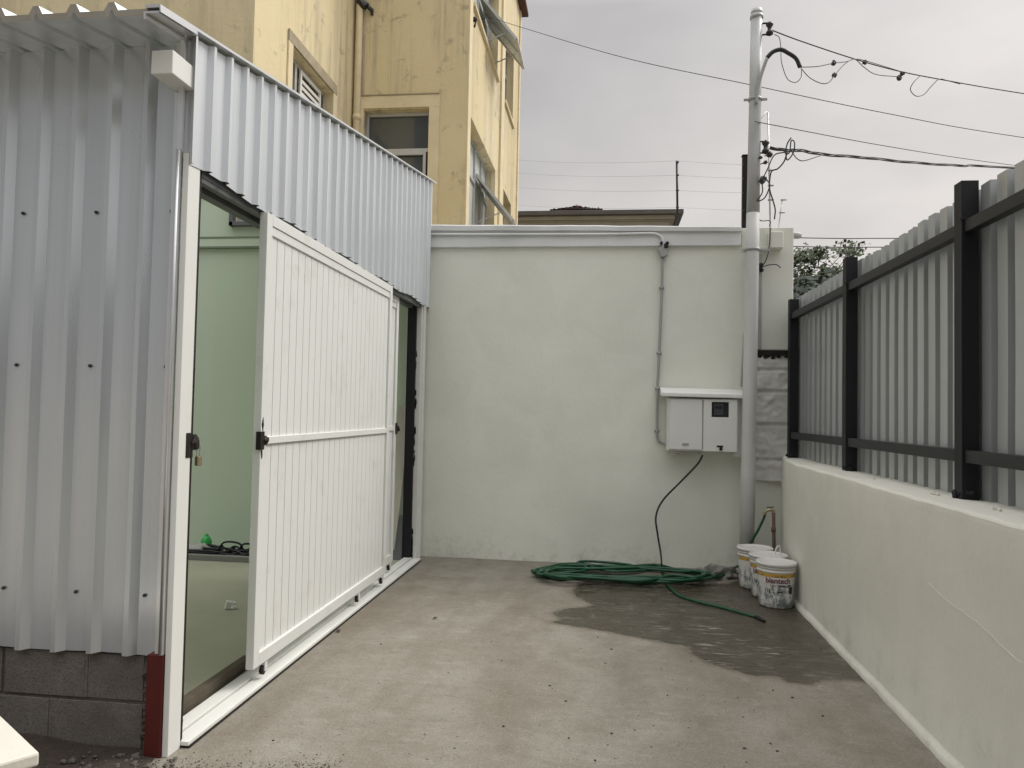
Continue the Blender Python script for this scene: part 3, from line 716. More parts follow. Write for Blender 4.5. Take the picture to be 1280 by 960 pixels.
# ------------------------------------------------------------------ hose, tap, sack
def fl(px, py, z=.012): return az(px, py, z)
pts = []
for k in range(11):
    a = k * .018
    L = [(664, 712), (690, 707), (722, 706), (770, 709), (815, 706), (855, 712), (893, 718), (884, 724), (850, 729), (800, 728), (745, 723), (700, 722), (672, 719)]
    for i, (x, y) in enumerate(L):
        s = (x - 780) / 120; pts.append(fl(780 + (x - 780) * (1.0 - .035 * (k % 6)) + random.uniform(-7, 7), 716 + (y - 716) * random.uniform(.35, 1.05) + random.uniform(-2, 2), .013 + .007 * k + random.uniform(0, .006)))
    if k == 4:
        for x, y in ((705, 716), (735, 712), (722, 703), (745, 702), (790, 708)): pts.append(fl(x, y, .07))
pts += [fl(x, y, .085) for x, y in ((690, 710), (740, 711), (795, 709))] + [fl(x, y, z) for x, y, z in ((820, 706, .09), (828, 716, .05), (834, 730, .02), (848, 744, .013), (872, 752, .013), (905, 760, .013), (930, 767, .013), (944, 771, .013))]
pts2 = [fl(875, 722, .03), fl(895, 722, .03), fl(910, 716, .05), fl(922, 708, .06), Vector((1.30, 7.12, .10)), Vector((1.42, 7.18, .25)), ay(938, 682, 7.2), ay(948, 662, 7.18), ay(955, 647, 7.16), ay(957, 640, 7.14)]
ho = thing('garden_hose', 'dark green garden hose coiled flat below the wall', 'hose', fl(780, 715, 0))
MB().tube(spline(pts, 6), .0125, 8).tube(spline(pts2, 6), .0115, 8).build('tube', 'hose', ho)
a, b = fl(944, 771, .013), fl(956, 777, .012); MB().tube([a, a.lerp(b, .4), b], [.014, .017, .011], 8).build('nozzle', 'burnt', ho)
tp = thing('water_tap', 'brass garden tap on a rusty pipe in the wall corner', 'tap', (1.545, 7.12, 0))
q = ay(967, 641, 7.12); xq = q.x
MB().tube([(xq + .01, 7.12, 0), (xq, 7.12, q.z)], .016, 10).tube([(xq, 7.12, .45), (xq, 7.12, .49)], .021, 10).build('pipe', 'rust', tp)
mb = MB(); mb.tube(spline([(xq, 7.12, q.z - .02), (xq, 7.12, q.z + .012), (xq - .03, 7.12, q.z + .025), (xq - .065, 7.125, q.z + .012), (xq - .082, 7.13, q.z - .02)], 5), .014, 8); mb.tube([(xq - .03, 7.12, q.z + .02), (xq - .03, 7.12, q.z + .045)], .010, 8); mb.build('spout', 'brass', tp)
MB().bar((xq - .06, 7.12, q.z + .046), (xq, 7.12, q.z + .052), .012, .008).build('handle', 'burnt', tp, bevel=.002)
def sackf(u, v):
    th = u * 2 * math.pi; ph = v * math.pi / 2; c = fl(896, 722, 0)
    d = Vector((math.cos(th) * math.cos(ph), math.sin(th) * math.cos(ph), math.sin(ph)))
    k = 1 + .5 * noise.noise(d * 2.2 + Vector((3, 1, 0))) + .28 * abs(noise.noise(d * 6)) 
    return c + Vector((d.x * .17 * k, d.y * .11 * k, d.z * .10 * k + .002))
tag(MB().grid(sackf, 56, 20).build('cloth_sack', 'sack'), 'crumpled grey sack lying between the hose and buckets', 'sack')

# ------------------------------------------------------------------ buckets
def text_mesh(body, size, R0, zc, ang0, zs=1.0):
    cu = bpy.data.curves.new('lettering', 'FONT'); cu.body = body; cu.size = size; cu.align_x = 'CENTER'; cu.align_y = 'CENTER'; cu.resolution_u = 3; cu.offset = .0016
    o = bpy.data.objects.new('lettering', cu); COL.objects.link(o); dg = bpy.context.evaluated_depsgraph_get()
    me = bpy.data.meshes.new_from_object(o.evaluated_get(dg)); bpy.data.objects.remove(o); bpy.data.curves.remove(cu)
    vs = []
    for v in me.vertices:
        a = ang0 + v.co.x / R0; vs.append((R0 * math.cos(a), R0 * math.sin(a), zc + v.co.y * zs))
    fs = [list(p.vertices) for p in me.polygons]; bpy.data.meshes.remove(me); return vs, fs
def bucket(loc, label, face, lid=True, handle=False):
    b = thing('paint_bucket', label, 'bucket', loc, 'used paint buckets in the yard corner'); L = Vector(loc)
    rr = lambda z: .138 + (.152 - .138) * z / .36
    body = MB(); pr = [(.001, .0), (.132, .0), (.138, .008)] + [(rr(z), z) for z in (.06, .12, .18, .24, .288)] + [(.156, .29), (.157, .298), (.152, .30), (.152, .318), (.158, .32), (.158, .328), (.154, .33), (.154, .352), (.149, .352), (.148, .30), (.132, .012), (.001, .012)]
    body.lathe(pr, L, 40); body.build('shell', 'bucket', b, origin=L)
    if lid:
        MB().lathe([(.155, .335), (.163, .337), (.165, .352), (.163, .362), (.153, .364), (.150, .356), (.06, .358), (.001, .358)], L, 40).build('lid', 'label', b, origin=L)
    lb = MB()
    def band(z0, z1, a0, a1, mi, off=.0015):
        n = 28
        vs = [L + Vector(((rr(z) + off) * math.cos(a0 + (a1 - a0) * i / n), (rr(z) + off) * math.sin(a0 + (a1 - a0) * i / n), z)) for z in (z0, z1) for i in range(n + 1)]
        lb.add(vs, [(i, i + 1, n + 2 + i, n + 1 + i) for i in range(n)], mi, True)
    band(.195, .286, face - 1.75, face + 1.75, 0); band(.252, .282, face - 1.7, face + 1.7, 1, .0024)
    # uneven orange dabs on the yellow stripe
    for k in range(14):
        a = face + random.uniform(-1.5, 1.5); band(.258, .258 + random.uniform(.004, .012), a, a + random.uniform(.03, .12), 2, .0032)
    vs, fs = text_mesh('biantech', .062, rr(.225) + .0035, .2255, face + .08, 1.0)
    MB().add([L + Vector(v) for v in vs], fs).build('lettering', 'maroon', b, origin=L)
    for k in range(7):
        a = face + .12 + k * .105; z = .178 + random.uniform(-.002, .002); h = random.uniform(.008, .02); band(z, z + h, a, a + random.uniform(.04, .085), 3, .0028)
    band(.12, .175, face + .72, face + .98, 3, .003); band(.125, .16, face - .52, face - .47, 3, .003); band(.12, .155, face - .42, face - .35, 3, .003); band(.13, .14, face + .05, face + .3, 3, .003)
    lb.build('paper_label', ['label', 'mustard', 'rust', 'ink'], b, origin=L)
    if handle:
        h = L + Vector((.06, -.02, .345)); MB().tube(spline([h, h + Vector((.0, .01, .05)), h + Vector((.02, .015, .085)), h + Vector((.04, .02, .08)), h + Vector((.05, .02, .0))], 6), .006, 8).build('handle', 'label', b)
    b.scale = (.94, .94, .95)
    return b
bucket((1.370, 6.235, .006), 'paint bucket pressed against the low wall, its maroon lettering fully visible', -math.pi / 2 - .18)
bucket((1.372, 6.545, .006), 'paint bucket with an upright white handle, wedged between two others', -math.pi / 2 - .55, True, True)
bucket((1.325, 6.86, .006), 'dark smeared paint bucket standing beside the crumpled grey sack', -math.pi / 2 + .3)

# ------------------------------------------------------------------ low wall and fence on the right
lw = thing('low_wall', 'low white painted wall along the right side of the yard', 'wall', (1.6, 3.5, 0))
def xin(y): return 1.508 + .008 * (y - 3) if y < 6.3 else 1.534 + .16 * ((y - 6.3) / 1.25) ** 1.5
prof = [(-.026, .0), (-.024, .018), (-.016, .034), (-.003, .044), (0, .055), (.002, .5), (.005, .9), (.006, 1.085), (.008, 1.104), (.014, 1.113), (.024, 1.117), (.2, 1.120), (.44, 1.115), (.44, 0)]
mb = MB(); ny = 180; vs = []
for i in range(ny + 1):
    y = -3 + 10.53 * i / ny
    for d, z in prof:
        wv = .007 * noise.noise(Vector((y * 1.3, z * 1.3, 2))) + (.008 * noise.noise(Vector((y * 6, z * 4, 3))) if (z > 1.05 or z < .1) else .003 * noise.noise(Vector((y * 5, z * 5, 3))))
        vs.append((xin(y) + d + (wv if d < .4 else 0), y, z + (.007 * noise.noise(Vector((y * 5, d * 9, 8))) if z > 1.0 else 0)))
n = len(prof); mb.add(vs, [(i * n + j, (i + 1) * n + j, (i + 1) * n + j + 1, i * n + j + 1) for i in range(ny) for j in range(n - 1)], 0, True)
mb.sm = [((k % (n - 1)) in (0, 1, 2, 3, 4, 5, 6)) for k in range(len(mb.f))]
for en in (0, ny): mb.f.append([en * n + j for j in range(n)]); mb.mi.append(0); mb.sm.append(False)
sc = [ax(1160 + 120 * t, 728 + 102 * t + 2 * math.sin(9 * t), 1.511) + Vector((0, 0, .0015 * math.sin(40 * t))) for t in [k / 24 for k in range(34)]]
mb.tube(sc, [.0006 + .0010 * abs(math.sin(i * 1.7)) for i in range(len(sc))], 6, 1)
mb.build('wall_body', ['lowwall', 'white'], lw)
mb = MB()
for px, py in ((1165, 617), (1168, 620), (1172, 618), (1092, 592), (1250, 636), (1243, 634)): p = ax(px, py, 1.66); mb.ico((p.x, p.y, 1.125), random.uniform(.007, .014), 2, 0, .6)
mb.build('mortar_dab', 'lowwall', lw)

fe = thing('metal_fence', 'ribbed metal sheet fence with black posts on top of the low wall', 'fence', (1.75, 3.5, 1.1))
for i, (ya, yb, dx) in enumerate(((-2.6, .46, 0), (.45, 2.71, .004), (2.70, 4.66, 0), (4.65, 6.16, .004), (6.15, 7.45, 0))):
    mb = MB(); ribbed(mb, (1.80 + dx, ya, 0), (0, 1, 0), (1, 0, 0), yb - ya + .03, lambda u: 1.095, lambda u: 2.655 - .007 * i + .004 * math.sin(u * 8), period=.150, crest=.052, slope=.006, depth=.062, off=.03, wob=.0025, rows=5, swage=False)
    mb.build('fence_sheet', 'fence_sheet', fe, solid=.0015)
posts = [(7.27, 2.60), (5.62, 2.655), (3.86, 2.665), (2.08, 2.66), (.3, 2.66), (-1.5, 2.66)]
for y, zt_ in posts:
    m = MB().box((1.705, y, 1.10), (1.785, y + .08, zt_)).bar((1.697, y - .004, zt_ - .19), (1.79, y - .004, zt_ - .19), .006, .012)
    for k in range(10): m.ico((random.uniform(1.70, 1.78), y + random.uniform(-.01, .08), 1.125 + random.uniform(0, .03)), random.uniform(.010, .022), 2, 0, .7)
    m.build('fence_post', 'black', fe, bevel=.003)
for (ya, _), (yb, _) in zip(posts[1:], posts[:-1]):
    for z in (2.44, 1.325): MB().box((1.718, ya + .081, z - .03), (1.768, yb - .001, z + .03)).build('fence_rail', 'rail', fe, bevel=.003)

# ------------------------------------------------------------------ pole and wires
PB, PT = Vector((1.335, 7.30, 0)), Vector((1.386, 7.30, 5.37))
pon = lambda z: PB.lerp(PT, z / 5.37)
up = thing('utility_pole', 'tall pale grey service pole standing against the wall column', 'pole', PB)
MB().tube([pon(z) for z in (0, 1, 2, 3, 3.42)], [.067, .066, .064, .062, .061], 24).tube([pon(z) for z in (3.42, 4, 4.6, 5.37)], [.0605, .058, .056, .054], 24, 1).build('pole_shaft', ['pole_white', 'pole'], up)
MB().tube([pon(5.30), pon(5.335)], .062, 24).tube([pon(5.335), pon(5.39)], [.059, .05], 24).build('cap', 'pole', up)
mb = MB(); mb.tube([pon(4.50), pon(4.53)], .064, 20); mb.bar(pon(4.515) + Vector((-.105, 0, 0)), pon(4.515) + Vector((.11, 0, 0)), .02, .018); mb.build('pole_band', 'conduit', up); mb = MB(); mb.tube([pon(3.06), pon(3.085)], .072, 20); mb.bar(pon(3.07) - Vector((.09, 0, 0)), pon(3.07) + Vector((.16, .0, 0)), .02, .02); mb.build('pole_band', 'conduit', up)
def spool(c, r=.032):
    return MB().lathe([(.004, -.055), (r, -.055), (r * 1.1, -.035), (r * .6, -.012), (r * .6, .012), (r * 1.1, .035), (r, .055), (.004, .055)], c, 14)
for px, py, z in ((962, 36, 0), (957, 184, 0)):
    c = ay(px, py, 7.28); m = MB(); pz = pon(c.z)
    for s in (-.055, .055): m.bar((pz.x + .05, 7.28, c.z + s), (c.x + .015, 7.28, c.z + s), .02, .008)
    m.tube([(c.x, 7.28, c.z - .07), (c.x, 7.28, c.z + .07)], .006, 6); br = m.build('bracket', 'burnt', up)
    spool(c).build('insulator', 'porcelain', br)
for px, py, Y, r, j in ((962, 193, 7.24, .028, .4), (951, 197, 7.24, .016, .4), (954, 225, 7.22, .033, .9), (957, 203, 7.22, .018, .9)):
    c = ay(px, py, Y); m = MB(); m.ico(c, r, 2, 0, j, (1.05, .8, 1)); m.bar(c, c - Vector((.04, -.03, .005)), .008, .008); m.build('clamp', 'porcelain', up)
gn = [ay(x, y, 7.22) for x, y in ((941, 360), (945, 130), (947, 112), (952, 92), (959, 72), (966, 65), (976, 62), (985, 66), (995, 73), (1000, 84))]
MB().tube(spline(gn[1:5], 5), .016, 10).build('riser_pipe', 'conduit', up)
MB().tube(spline(gn[4:], 6), [.02] * 31, 10).build('drip_bend', 'rail', up) if len(spline(gn[4:], 6)) == 31 else MB().tube(spline(gn[4:], 6), .02, 10).build('drip_bend', 'rail', up)
MB().tube([ay(944, 320, 7.4), ay(941, 380, 7.4), ay(930, 420, 7.48), ay(927, 484, 7.48)], .014, 8).build('side_conduit', 'pole', up)

def wire(name, label, pts, r=.006, cat='cable', m='wire', n=10, group=None):
    return tag(MB().tube(spline(pts, n), r, 6).build(name, m), label, cat, group)
A = lambda x, y, Y=7.28: ay(x, y, Y)
main = [A(963, 37), A(1000, 51, 7.5), A(1066, 73, 8.0)]
wire('service_cable', 'spliced service cable strung from the very top of the pole', main + [A(1120, 88, 8.5), A(1180, 100, 9), A(1280, 117, 10), A(1500, 150, 12), A(1900, 190, 16)], .0065)
wire('jumper_wire', 'upper jumper wire curving from the drip bend up to the splice', [A(1001, 84), A(1022, 83, 7.4), A(1042, 79, 7.6), A(1058, 77, 7.8), A(1068, 74, 8.0), A(1082, 76, 8.15), A(1128, 90, 8.5)], .0042)
wire('jumper_wire', 'lower jumper wire sagging in a loop under the splice', [A(1001, 85), A(1012, 97, 7.35), A(1026, 104, 7.45), A(1036, 103, 7.5), A(1044, 93, 7.6), A(1056, 80, 7.8), A(1068, 74, 8.0), A(1080, 84, 8.1), A(1095, 93, 8.2), A(1124, 96, 8.45)], .0042)
wire('loose_wire', 'thin wire loop hanging under the drip bend of the pole', [A(968, 43), A(974, 47), A(976, 60), A(977, 78, 7.2), A(984, 98, 7.2), A(994, 103, 7.2), A(1001, 97, 7.22), A(1002, 86, 7.25)], .0036)
wire('loose_wire', 'thin wire loop hanging below the upper cable past the second splice', [A(1150, 95, 8.7), A(1142, 103, 8.6), A(1138, 112, 8.6), A(1145, 120, 8.6), A(1155, 118, 8.7), A(1164, 108, 8.8), A(1174, 99, 8.9), A(1185, 101, 9.05), A(1200, 105, 9.2)], .0045)
for px, py, Y, lab in ((1042, 79, 7.6, 'black splice connector on the upper jumper wire'), (1043, 94, 7.6, 'round black connector on the lower sagging jumper wire'), (1081, 78, 8.15, 'black connector where the jumper wires meet the service cable'), (1128, 92, 8.5, 'double black connector where the lower jumper rejoins the service cable')):
    c = A(px, py, Y); m = MB(); m.ico(c, .024, 2, 0, .6, (1, .8, 1)); m.bar(c - Vector((.022, 0, .010)), c + Vector((.022, 0, .010)), .018, .018)
    if px == 1128: m.ico(c - Vector((.03, 0, .045)), .028, 2, 0, .6)
    tag(m.build('splice_connector', 'porcelain'), lab, 'connector', 'splice connectors on the overhead wires')
wire('overhead_wire', 'long thin wire from the yellow building passing behind the pole top', [A(598, 27, 16.2), A(612, 22, 15.6), A(648, 33, 14), A(780, 72, 12), A(938, 106, 11), A(1110, 142, 11), A(1280, 172, 12), A(1700, 230, 14)], .0055)
wire('overhead_wire', 'straight thin wire leaving the pole just above the twisted cable', [A(951, 153), A(960, 155), A(1110, 183, 9), A(1255, 205, 11), A(1500, 235, 14)], .0045)
tw = [A(962, 185), A(985, 188, 7.3), A(1000, 188, 7.4), A(1030, 193, 7.8), A(1080, 197, 8.4), A(1140, 203, 9.2), A(1200, 207, 10), A(1255, 209, 11), A(1500, 225, 14)]
sp = spline(tw, 22); m = MB()
for ph in (0, 2.1, 4.2): m.tube([p + Vector((0, .011 * math.cos(i * .13 + ph), .011 * math.sin(i * .13 + ph))) for i, p in enumerate(sp)], .0065, 6)
tag(m.build('twisted_cable', 'cable'), 'thick twisted black cable leaving the pole at mid height', 'cable')
wire('loose_wire', 'small coil of black wire tied round the twisted cable', [A(962, 186), A(980, 188, 7.25), A(984, 200, 7.25), A(992, 190, 7.25), A(993, 178, 7.25), A(989, 176, 7.25), A(987, 190, 7.25), A(982, 192, 7.25), A(984, 180, 7.25), A(989, 172, 7.2)], .006)
wire('loose_wire', 'black wire bow hanging from the twisted cable down to the antenna rod', [A(990, 190, 7.25), A(996, 198, 7.3), A(1004, 201, 7.35), A(1018, 197, 7.5), A(1030, 193, 7.8)], .005)
wire('loose_wire', 'two black loops between the pole clamp and the coping', [A(982, 190, 7.25), A(968, 194, 7.22), A(960, 210, 7.2), A(953, 226, 7.2), A(953, 240, 7.2), A(947, 251, 7.24), A(956, 247, 7.2), A(962, 232, 7.2), A(958, 224, 7.2)], .006)
wire('loose_wire', 'black wire bow sweeping from the coil to the antenna pegs', [A(984, 190, 7.25), A(980, 202, 7.25), A(972, 211, 7.25), A(964, 215, 7.3), A(962, 235, 7.3), A(966, 250, 7.3), A(969, 262, 7.3), A(968, 274, 7.3)], .007)
wire('loose_wire', 'thin wire sagging from the pole to the antenna foot', [A(946, 272), A(952, 276, 7.3), A(962, 276, 7.4), A(962, 283, 7.45)], .005)
for y1, y2, lab in ((297, 298, 'upper of two faint level wires beyond the fence above the tree'), (308, 309, 'lower of two faint level wires crossing in front of the tree')):
    wire('street_wire', lab, [A(985, y1, 16), A(1060, (y1 + y2) / 2 + .6, 16.5), A(1140, y2, 17), A(1500, y2 + 2, 19)], .010, 'cable', 'wire', 8)

# electric fence gear on the wall top
def rod(name, label, a, b, r, pegs, m='alu', pr=.007, group='electric fence rods on the wall top', pl=.045):
    t = thing(name, label, 'fence rod', b, group); MB().tube([b, a], r, 8).build('rod', m, t)
    for px, py, Y in pegs:
        c = A(px, py, Y); MB().tube([c - Vector((.008, 0, 0)), c + Vector((pl, 0, .003))], pr, 6).build('insulator', 'porcelain' if m != 'alu' else 'conduit', t)
    return t
r1 = rod('fence_rod', 'lone electric fence rod standing mid coping before the distant grey house', A(846, 201, 7.66), A(847, 283, 7.66), .011, [(846, y, 7.64) for y in (203, 219, 238, 259)], 'rail', .010, pl=.02)
r2 = rod('fence_rod', 'tall thin electric fence rod standing close against the pole', A(960, 141, 7.5), A(963, 292, 7.5), .008, [(961, y, 7.49) for y in (213, 232, 250)], 'alu', .010)
MB().tube(spline([A(951, 148, 7.45), A(955, 143, 7.47), A(958, 140, 7.5), A(960, 143, 7.5), A(961, 150, 7.5)], 5), .006, 6).build('hook', 'alu', r2)
r3 = rod('fence_rod', 'short leaning electric fence rod on the column top', A(978, 249, 7.6), A(973, 286, 7.6), .005, [(977, 250, 7.59), (975, 266, 7.59)], 'alu', .008)
bp = thing('fence_post_stub', 'short black square post on the coping hidden behind the pole', 'post', A(931, 285, 7.65)); q = A(931, 283, 7.65); q2 = A(931, 195, 7.65)
MB().box((q.x - .028, 7.63, q.z - .03), (q.x + .03, 7.69, q2.z)).build('shaft', 'black', bp, bevel=.003)
MB().box((q.x - .034, 7.624, q2.z), (q.x + .036, 7.696, q2.z + .008)).build('cap', 'black', bp)
for i, (ya, yb, yc_) in enumerate(((200, 201, 206), (216, 219, 223), (234, 238, 241), (256, 259, 263))):
    tag(MB().tube(sag(A(646, ya, 10.5), A(846, yb, 7.64), .03, 10) + sag(A(846, yb, 7.64), A(930, yc_, 7.62), .004, 5)[1:], .0012, 5).build('fence_wire', 'fine_wire'), ('topmost', 'second from top', 'third from top', 'lowest')[i] + ' of the four faint electric fence wires above the wall', 'wire', 'electric fence wires')
# boxes on the column
jb = thing('junction_box', 'grey junction box on the column top beside the pole', 'junction box', (1.56, 7.5, 3.15))
MB().box((1.545, 7.40, 3.105), (1.672, 7.498, 3.27)).build('box_body', 'column', jb, bevel=.005)
MB().box((1.552, 7.392, 3.112), (1.665, 7.399, 3.263)).build('lid', 'column', jb, bevel=.003)
MB().box((1.36, 7.43, 3.10), (1.545, 7.498, 3.135)).build('cable_duct', 'column', jb, bevel=.003)
mb = MB(); mb.box((1.452, 7.45, 2.14), (1.485, 7.498, 3.06)); tag(mb.build('flat_conduit', 'conduit', bevel=.003), 'flat grey conduit running down the column beside the pole', 'conduit')
wire('loose_wire', 'short wire dangling from the junction box with a stray end', [A(963, 285, 7.38), A(961, 312, 7.38), A(957, 326, 7.38), A(953, 333, 7.4), A(962, 331, 7.36), A(971, 331, 7.33), A(976, 335, 7.33)], .005)
mb = MB()
for k in range(4): mb.ico(A(951.5 + random.uniform(-1, 1), 331 + k * 2.2, 7.42), .02, 2, 0, .6)
tag(mb.build('tape_joint', 'rubber'), 'blob of black tape on the flat conduit under the junction box', 'tape')
cm = thing('wall_lamp', 'small round white fitting on the side of the column top', 'lamp', (1.81, 7.55, 3.26))
MB().bar((1.79, 7.56, 3.262), (1.83, 7.56, 3.262), .05, .05).build('bracket', 'pole', cm, bevel=.004)
MB().ico((1.84, 7.55, 3.262), .036, 3, 0, .12, (1, 1, .9), True).build('globe', 'pole', cm)

# ------------------------------------------------------------------ ochre apartment building
B = thing('apartment_building', 'weathered ochre yellow apartment building behind the shed', 'building', (-8, 14, 0))
HB = 13.35; XA, XB, Y1, Y2, Y3 = -4.9, -2.68, 9.7, 13.8, 21.9
mb = MB()
holed(mb, (-14, Y1, 0), (1, 0, 0), (0, -1, 0), XA + 14, HB, [], .25)
W2 = [(1.24, 5.6, 2.98, 7.08), (1.24, 9.1, 2.98, 10.6)]
holed(mb, (XA, Y1, 0), (0, 1, 0), (1, 0, 0), Y2 - Y1, HB, W2, .25)
W3 = [(.22, 5.1, 1.50, 7.22)]
holed(mb, (XA, Y2, 0), (1, 0, 0), (0, -1, 0), XB - XA, HB, W3, .28)
W4 = [(.42, 5.0, 3.75, 7.22), (.42, 9.45, 3.75, 11.5), (5.2, 5.6, 6.75, 7.22), (5.0, 9.45, 6.75, 11.5)]
holed(mb, (XB, Y2, 0), (0, 1, 0), (1, 0, 0), Y3 - Y2, HB, W4, .30)
mb.box((-14, Y3 - .25, 0), (XB - .01, Y3, HB)); mb.build('facade', 'yellow', B)
m = MB(); m.box((-14.2, 9.5, HB), (XA + .2, Y2, HB + .12)); m.box((-14.2, Y2 + .001, HB), (XB + .22, Y3 + .2, HB + .12)); m.build('roof_slab', 'tile', B, bevel=.02)
# trims
m = MB()
m.box((XB - .001, Y2 + .01, 0), (XB + .03, Y2 + .30, HB - .01)); m.box((XB, Y2 + 4.25, 0), (XB + .05, Y2 + 4.75, HB - .01)); m.box((XB, Y3 - .25, 0), (XB + .04, Y3 - .02, HB - .01))
for a, b, c_2, d_2 in W4:
    m.box((XB, Y2 + a - .06, b - .07), (XB + .06, Y2 + c_2 + .06, b - .001))
m.build('pilaster', 'yellow_trim', B, bevel=.006)
m = MB(); a, b, c_2, d_2 = W3[0]; u0 = XA
m.box((u0 + a - .17, Y2 - .035, b - .2), (u0 + a, Y2 - .001, d_2 + .02)); m.box((u0 + c_2, Y2 - .035, b - .2), (u0 + c_2 + .2, Y2 - .001, d_2 + .02)); m.box((u0 + a - .17, Y2 - .036, d_2 + .021), (u0 + c_2 + .2, Y2 - .001, d_2 + .26)); m.box((u0 + a - .17, Y2 - .05, d_2 + .262), (u0 + c_2 + .2, Y2 - .001, d_2 + .285), 1)
m.build('window_surround', ['yellow_trim', 'lintel'], B, bevel=.004)
for a, b, c_2, d_2 in W2:
    m = MB(); y0 = Y1
    m.box((XA + .001, y0 + a - .16, b - .1), (XA + .03, y0 + a, d_2 + .02)); m.box((XA + .001, y0 + c_2, b - .1), (XA + .03, y0 + c_2 + .16, d_2 + .02)); m.box((XA + .001, y0 + a - .16, d_2 + .021), (XA + .035, y0 + c_2 + .16, d_2 + .2), 1)
    m.build('window_surround', ['yellow_trim', 'lintel'], B, bevel=.004)
    f_ = MB(); x = XA - .16
    f_.box((x - .02, y0 + a, b), (x + .02, y0 + a + .05, d_2)); f_.box((x - .02, y0 + c_2 - .05, b), (x + .02, y0 + c_2, d_2)); f_.box((x - .02, y0 + a + .05, d_2 - .06), (x + .02, y0 + c_2 - .05, d_2)); f_.box((x - .02, y0 + a + .05, b), (x + .02, y0 + c_2 - .05, b + .05)); f_.box((x - .015, y0 + a + .42, b + .05), (x + .04, y0 + a + .50, d_2 - .06))
    fo = f_.build('window', 'alu', B)
    MB().box((x - .035, y0 + a, b), (x - .025, y0 + c_2, d_2)).build('window_pane', 'glass', fo)
    f_ = MB(); z = b + .09
    f_.box((x + .02, y0 + a + .62, b + .05), (x + .05, y0 + a + .68, d_2 - .07)); f_.box((x + .02, y0 + c_2 - .30, b + .05), (x + .05, y0 + c_2 - .24, d_2 - .07)); f_.box((x + .02, y0 + a + .68, d_2 - .13), (x + .05, y0 + c_2 - .30, d_2 - .07))
    while z < d_2 - .2:
        f_.bar((x + .035, y0 + a + .68, z), (x + .035, y0 + c_2 - .30, z), .014, .055, 0); z += .105
    f_.build('louvre_shutter', 'white', fo)
a, b, c_2, d_2 = W3[0]; y = Y2 + .18; f_ = MB()
for q0, q1 in (((a, b), (a + .05, d_2)), ((c_2 - .05, b), (c_2, d_2)), ((a + .05, d_2 - .07), (c_2 - .05, d_2)), ((a + .05, 6.44), (c_2 - .05, 6.51)), ((a + .05, b), (c_2 - .05, b + .06))): f_.box((u0 + q0[0], y - .03, q0[1]), (u0 + q1[0], y + .03, q1[1]))
for q in (a + .50, c_2 - .14): f_.box((u0 + q, y - .045, b + .06), (u0 + q + .06, y + .01, 6.44))
f_.box((u0 + a + .56, y - .045, 6.38), (u0 + c_2 - .14, y + .01, 6.44)); f_.box((u0 + a + .05, y - .02, 6.36), (u0 + a + .50, y + .01, 6.40))
fo = f_.build('window', 'alu', B, bevel=.004)
MB().box((u0 + a, y + .032, b), (u0 + c_2, y + .04, d_2)).build('window_pane', 'glass', fo)
for a, b, c_2, d_2 in W4:
    f_ = MB(); x = XB - .20; y0 = Y2; n = 4 if c_2 - a > 2 else 2
    for k in range(n + 1): yy = y0 + a + (c_2 - a - .06) * k / n; f_.box((x - .02, yy, b), (x + .02, yy + .06, d_2))
    for z in (b, b + (d_2 - b) * .62, d_2 - .06): f_.box((x - .018, y0 + a + .061, z), (x + .018, y0 + c_2 - .061, z + .055))
    fo = f_.build('window', 'alu', B)
    MB().box((x - .035, y0 + a, b), (x - .025, y0 + c_2, d_2)).build('window_pane', 'frost' if n == 4 else 'glass', fo)
    if n == 4:      # top hung sash pushed outwards on stays
        zl = 6.62 if b < 7 else 10.6; L = 1.3; hy0, hy1 = y0 + a + 1.75, y0 + c_2 - .2; ang = R(39); o1 = Vector((XB - .17, 0, zl)); dv = Vector((math.sin(ang), 0, -math.cos(ang))) * L
        s_ = MB(); P = lambda yy, t: o1 + dv * t + Vector((0, yy, 0))
        for p, q in ((P(hy0, 0), P(hy0, 1)), (P(hy1, 0), P(hy1, 1)), (P(hy0, 1), P(hy1, 1)), (P(hy0, 0), P(hy1, 0)), (P((hy0 + hy1) / 2, 0), P((hy0 + hy1) / 2, 1))): s_.bar(p, q, .055, .055)
        for yy in (hy0 + .15, hy1 - .15): s_.bar(P(yy, .75), Vector((XB - .16, yy, zl - 1.0)), .02, .02)
        so_ = s_.build('open_sash', 'alu', fo); 
        g_ = MB(); g_.add([P(hy0, 0), P(hy1, 0), P(hy1, 1), P(hy0, 1)], [(0, 1, 2, 3)]); g_.build('sash_pane', 'frost', fo, solid=.006)
m = MB(); yv = Y2 - .085; xv = XA + .10; m.tube([(xv, yv, 3), (xv, yv, HB - .1)], .065, 14)
for z in (4.6, 7.0, 9.6, 12): m.tube([(xv, yv, z), (xv, yv, z + .10)], .076, 14)
m.build('drain_pipe', 'yellow_trim', B)
c = ay(453, 5, Y2 - .1); m = MB(); m.ico(c, .12, 2, 0, .7, (1, .7, .8)); m.bar(c + Vector((.1, 0, -.05)), c + Vector((.18, .09, -.1)), .06, .05); m.bar(ay(465, 12, Y2 - .02), ay(465, 19, Y2 - .02), .05, .03); m.build('lamp_fitting', 'porcelain', B)
m = MB(); q = Y1 + 1.24
m.tube(spline([ax(596, 22, XB + .06), ax(594, 30, XB + .06), ax(593, 34, XB + .04)], 4), .02, 6); m.ico(ax(593, 24, XB + .04), .05, 2, 0, .6); m.build('wire_hook', 'burnt', B)

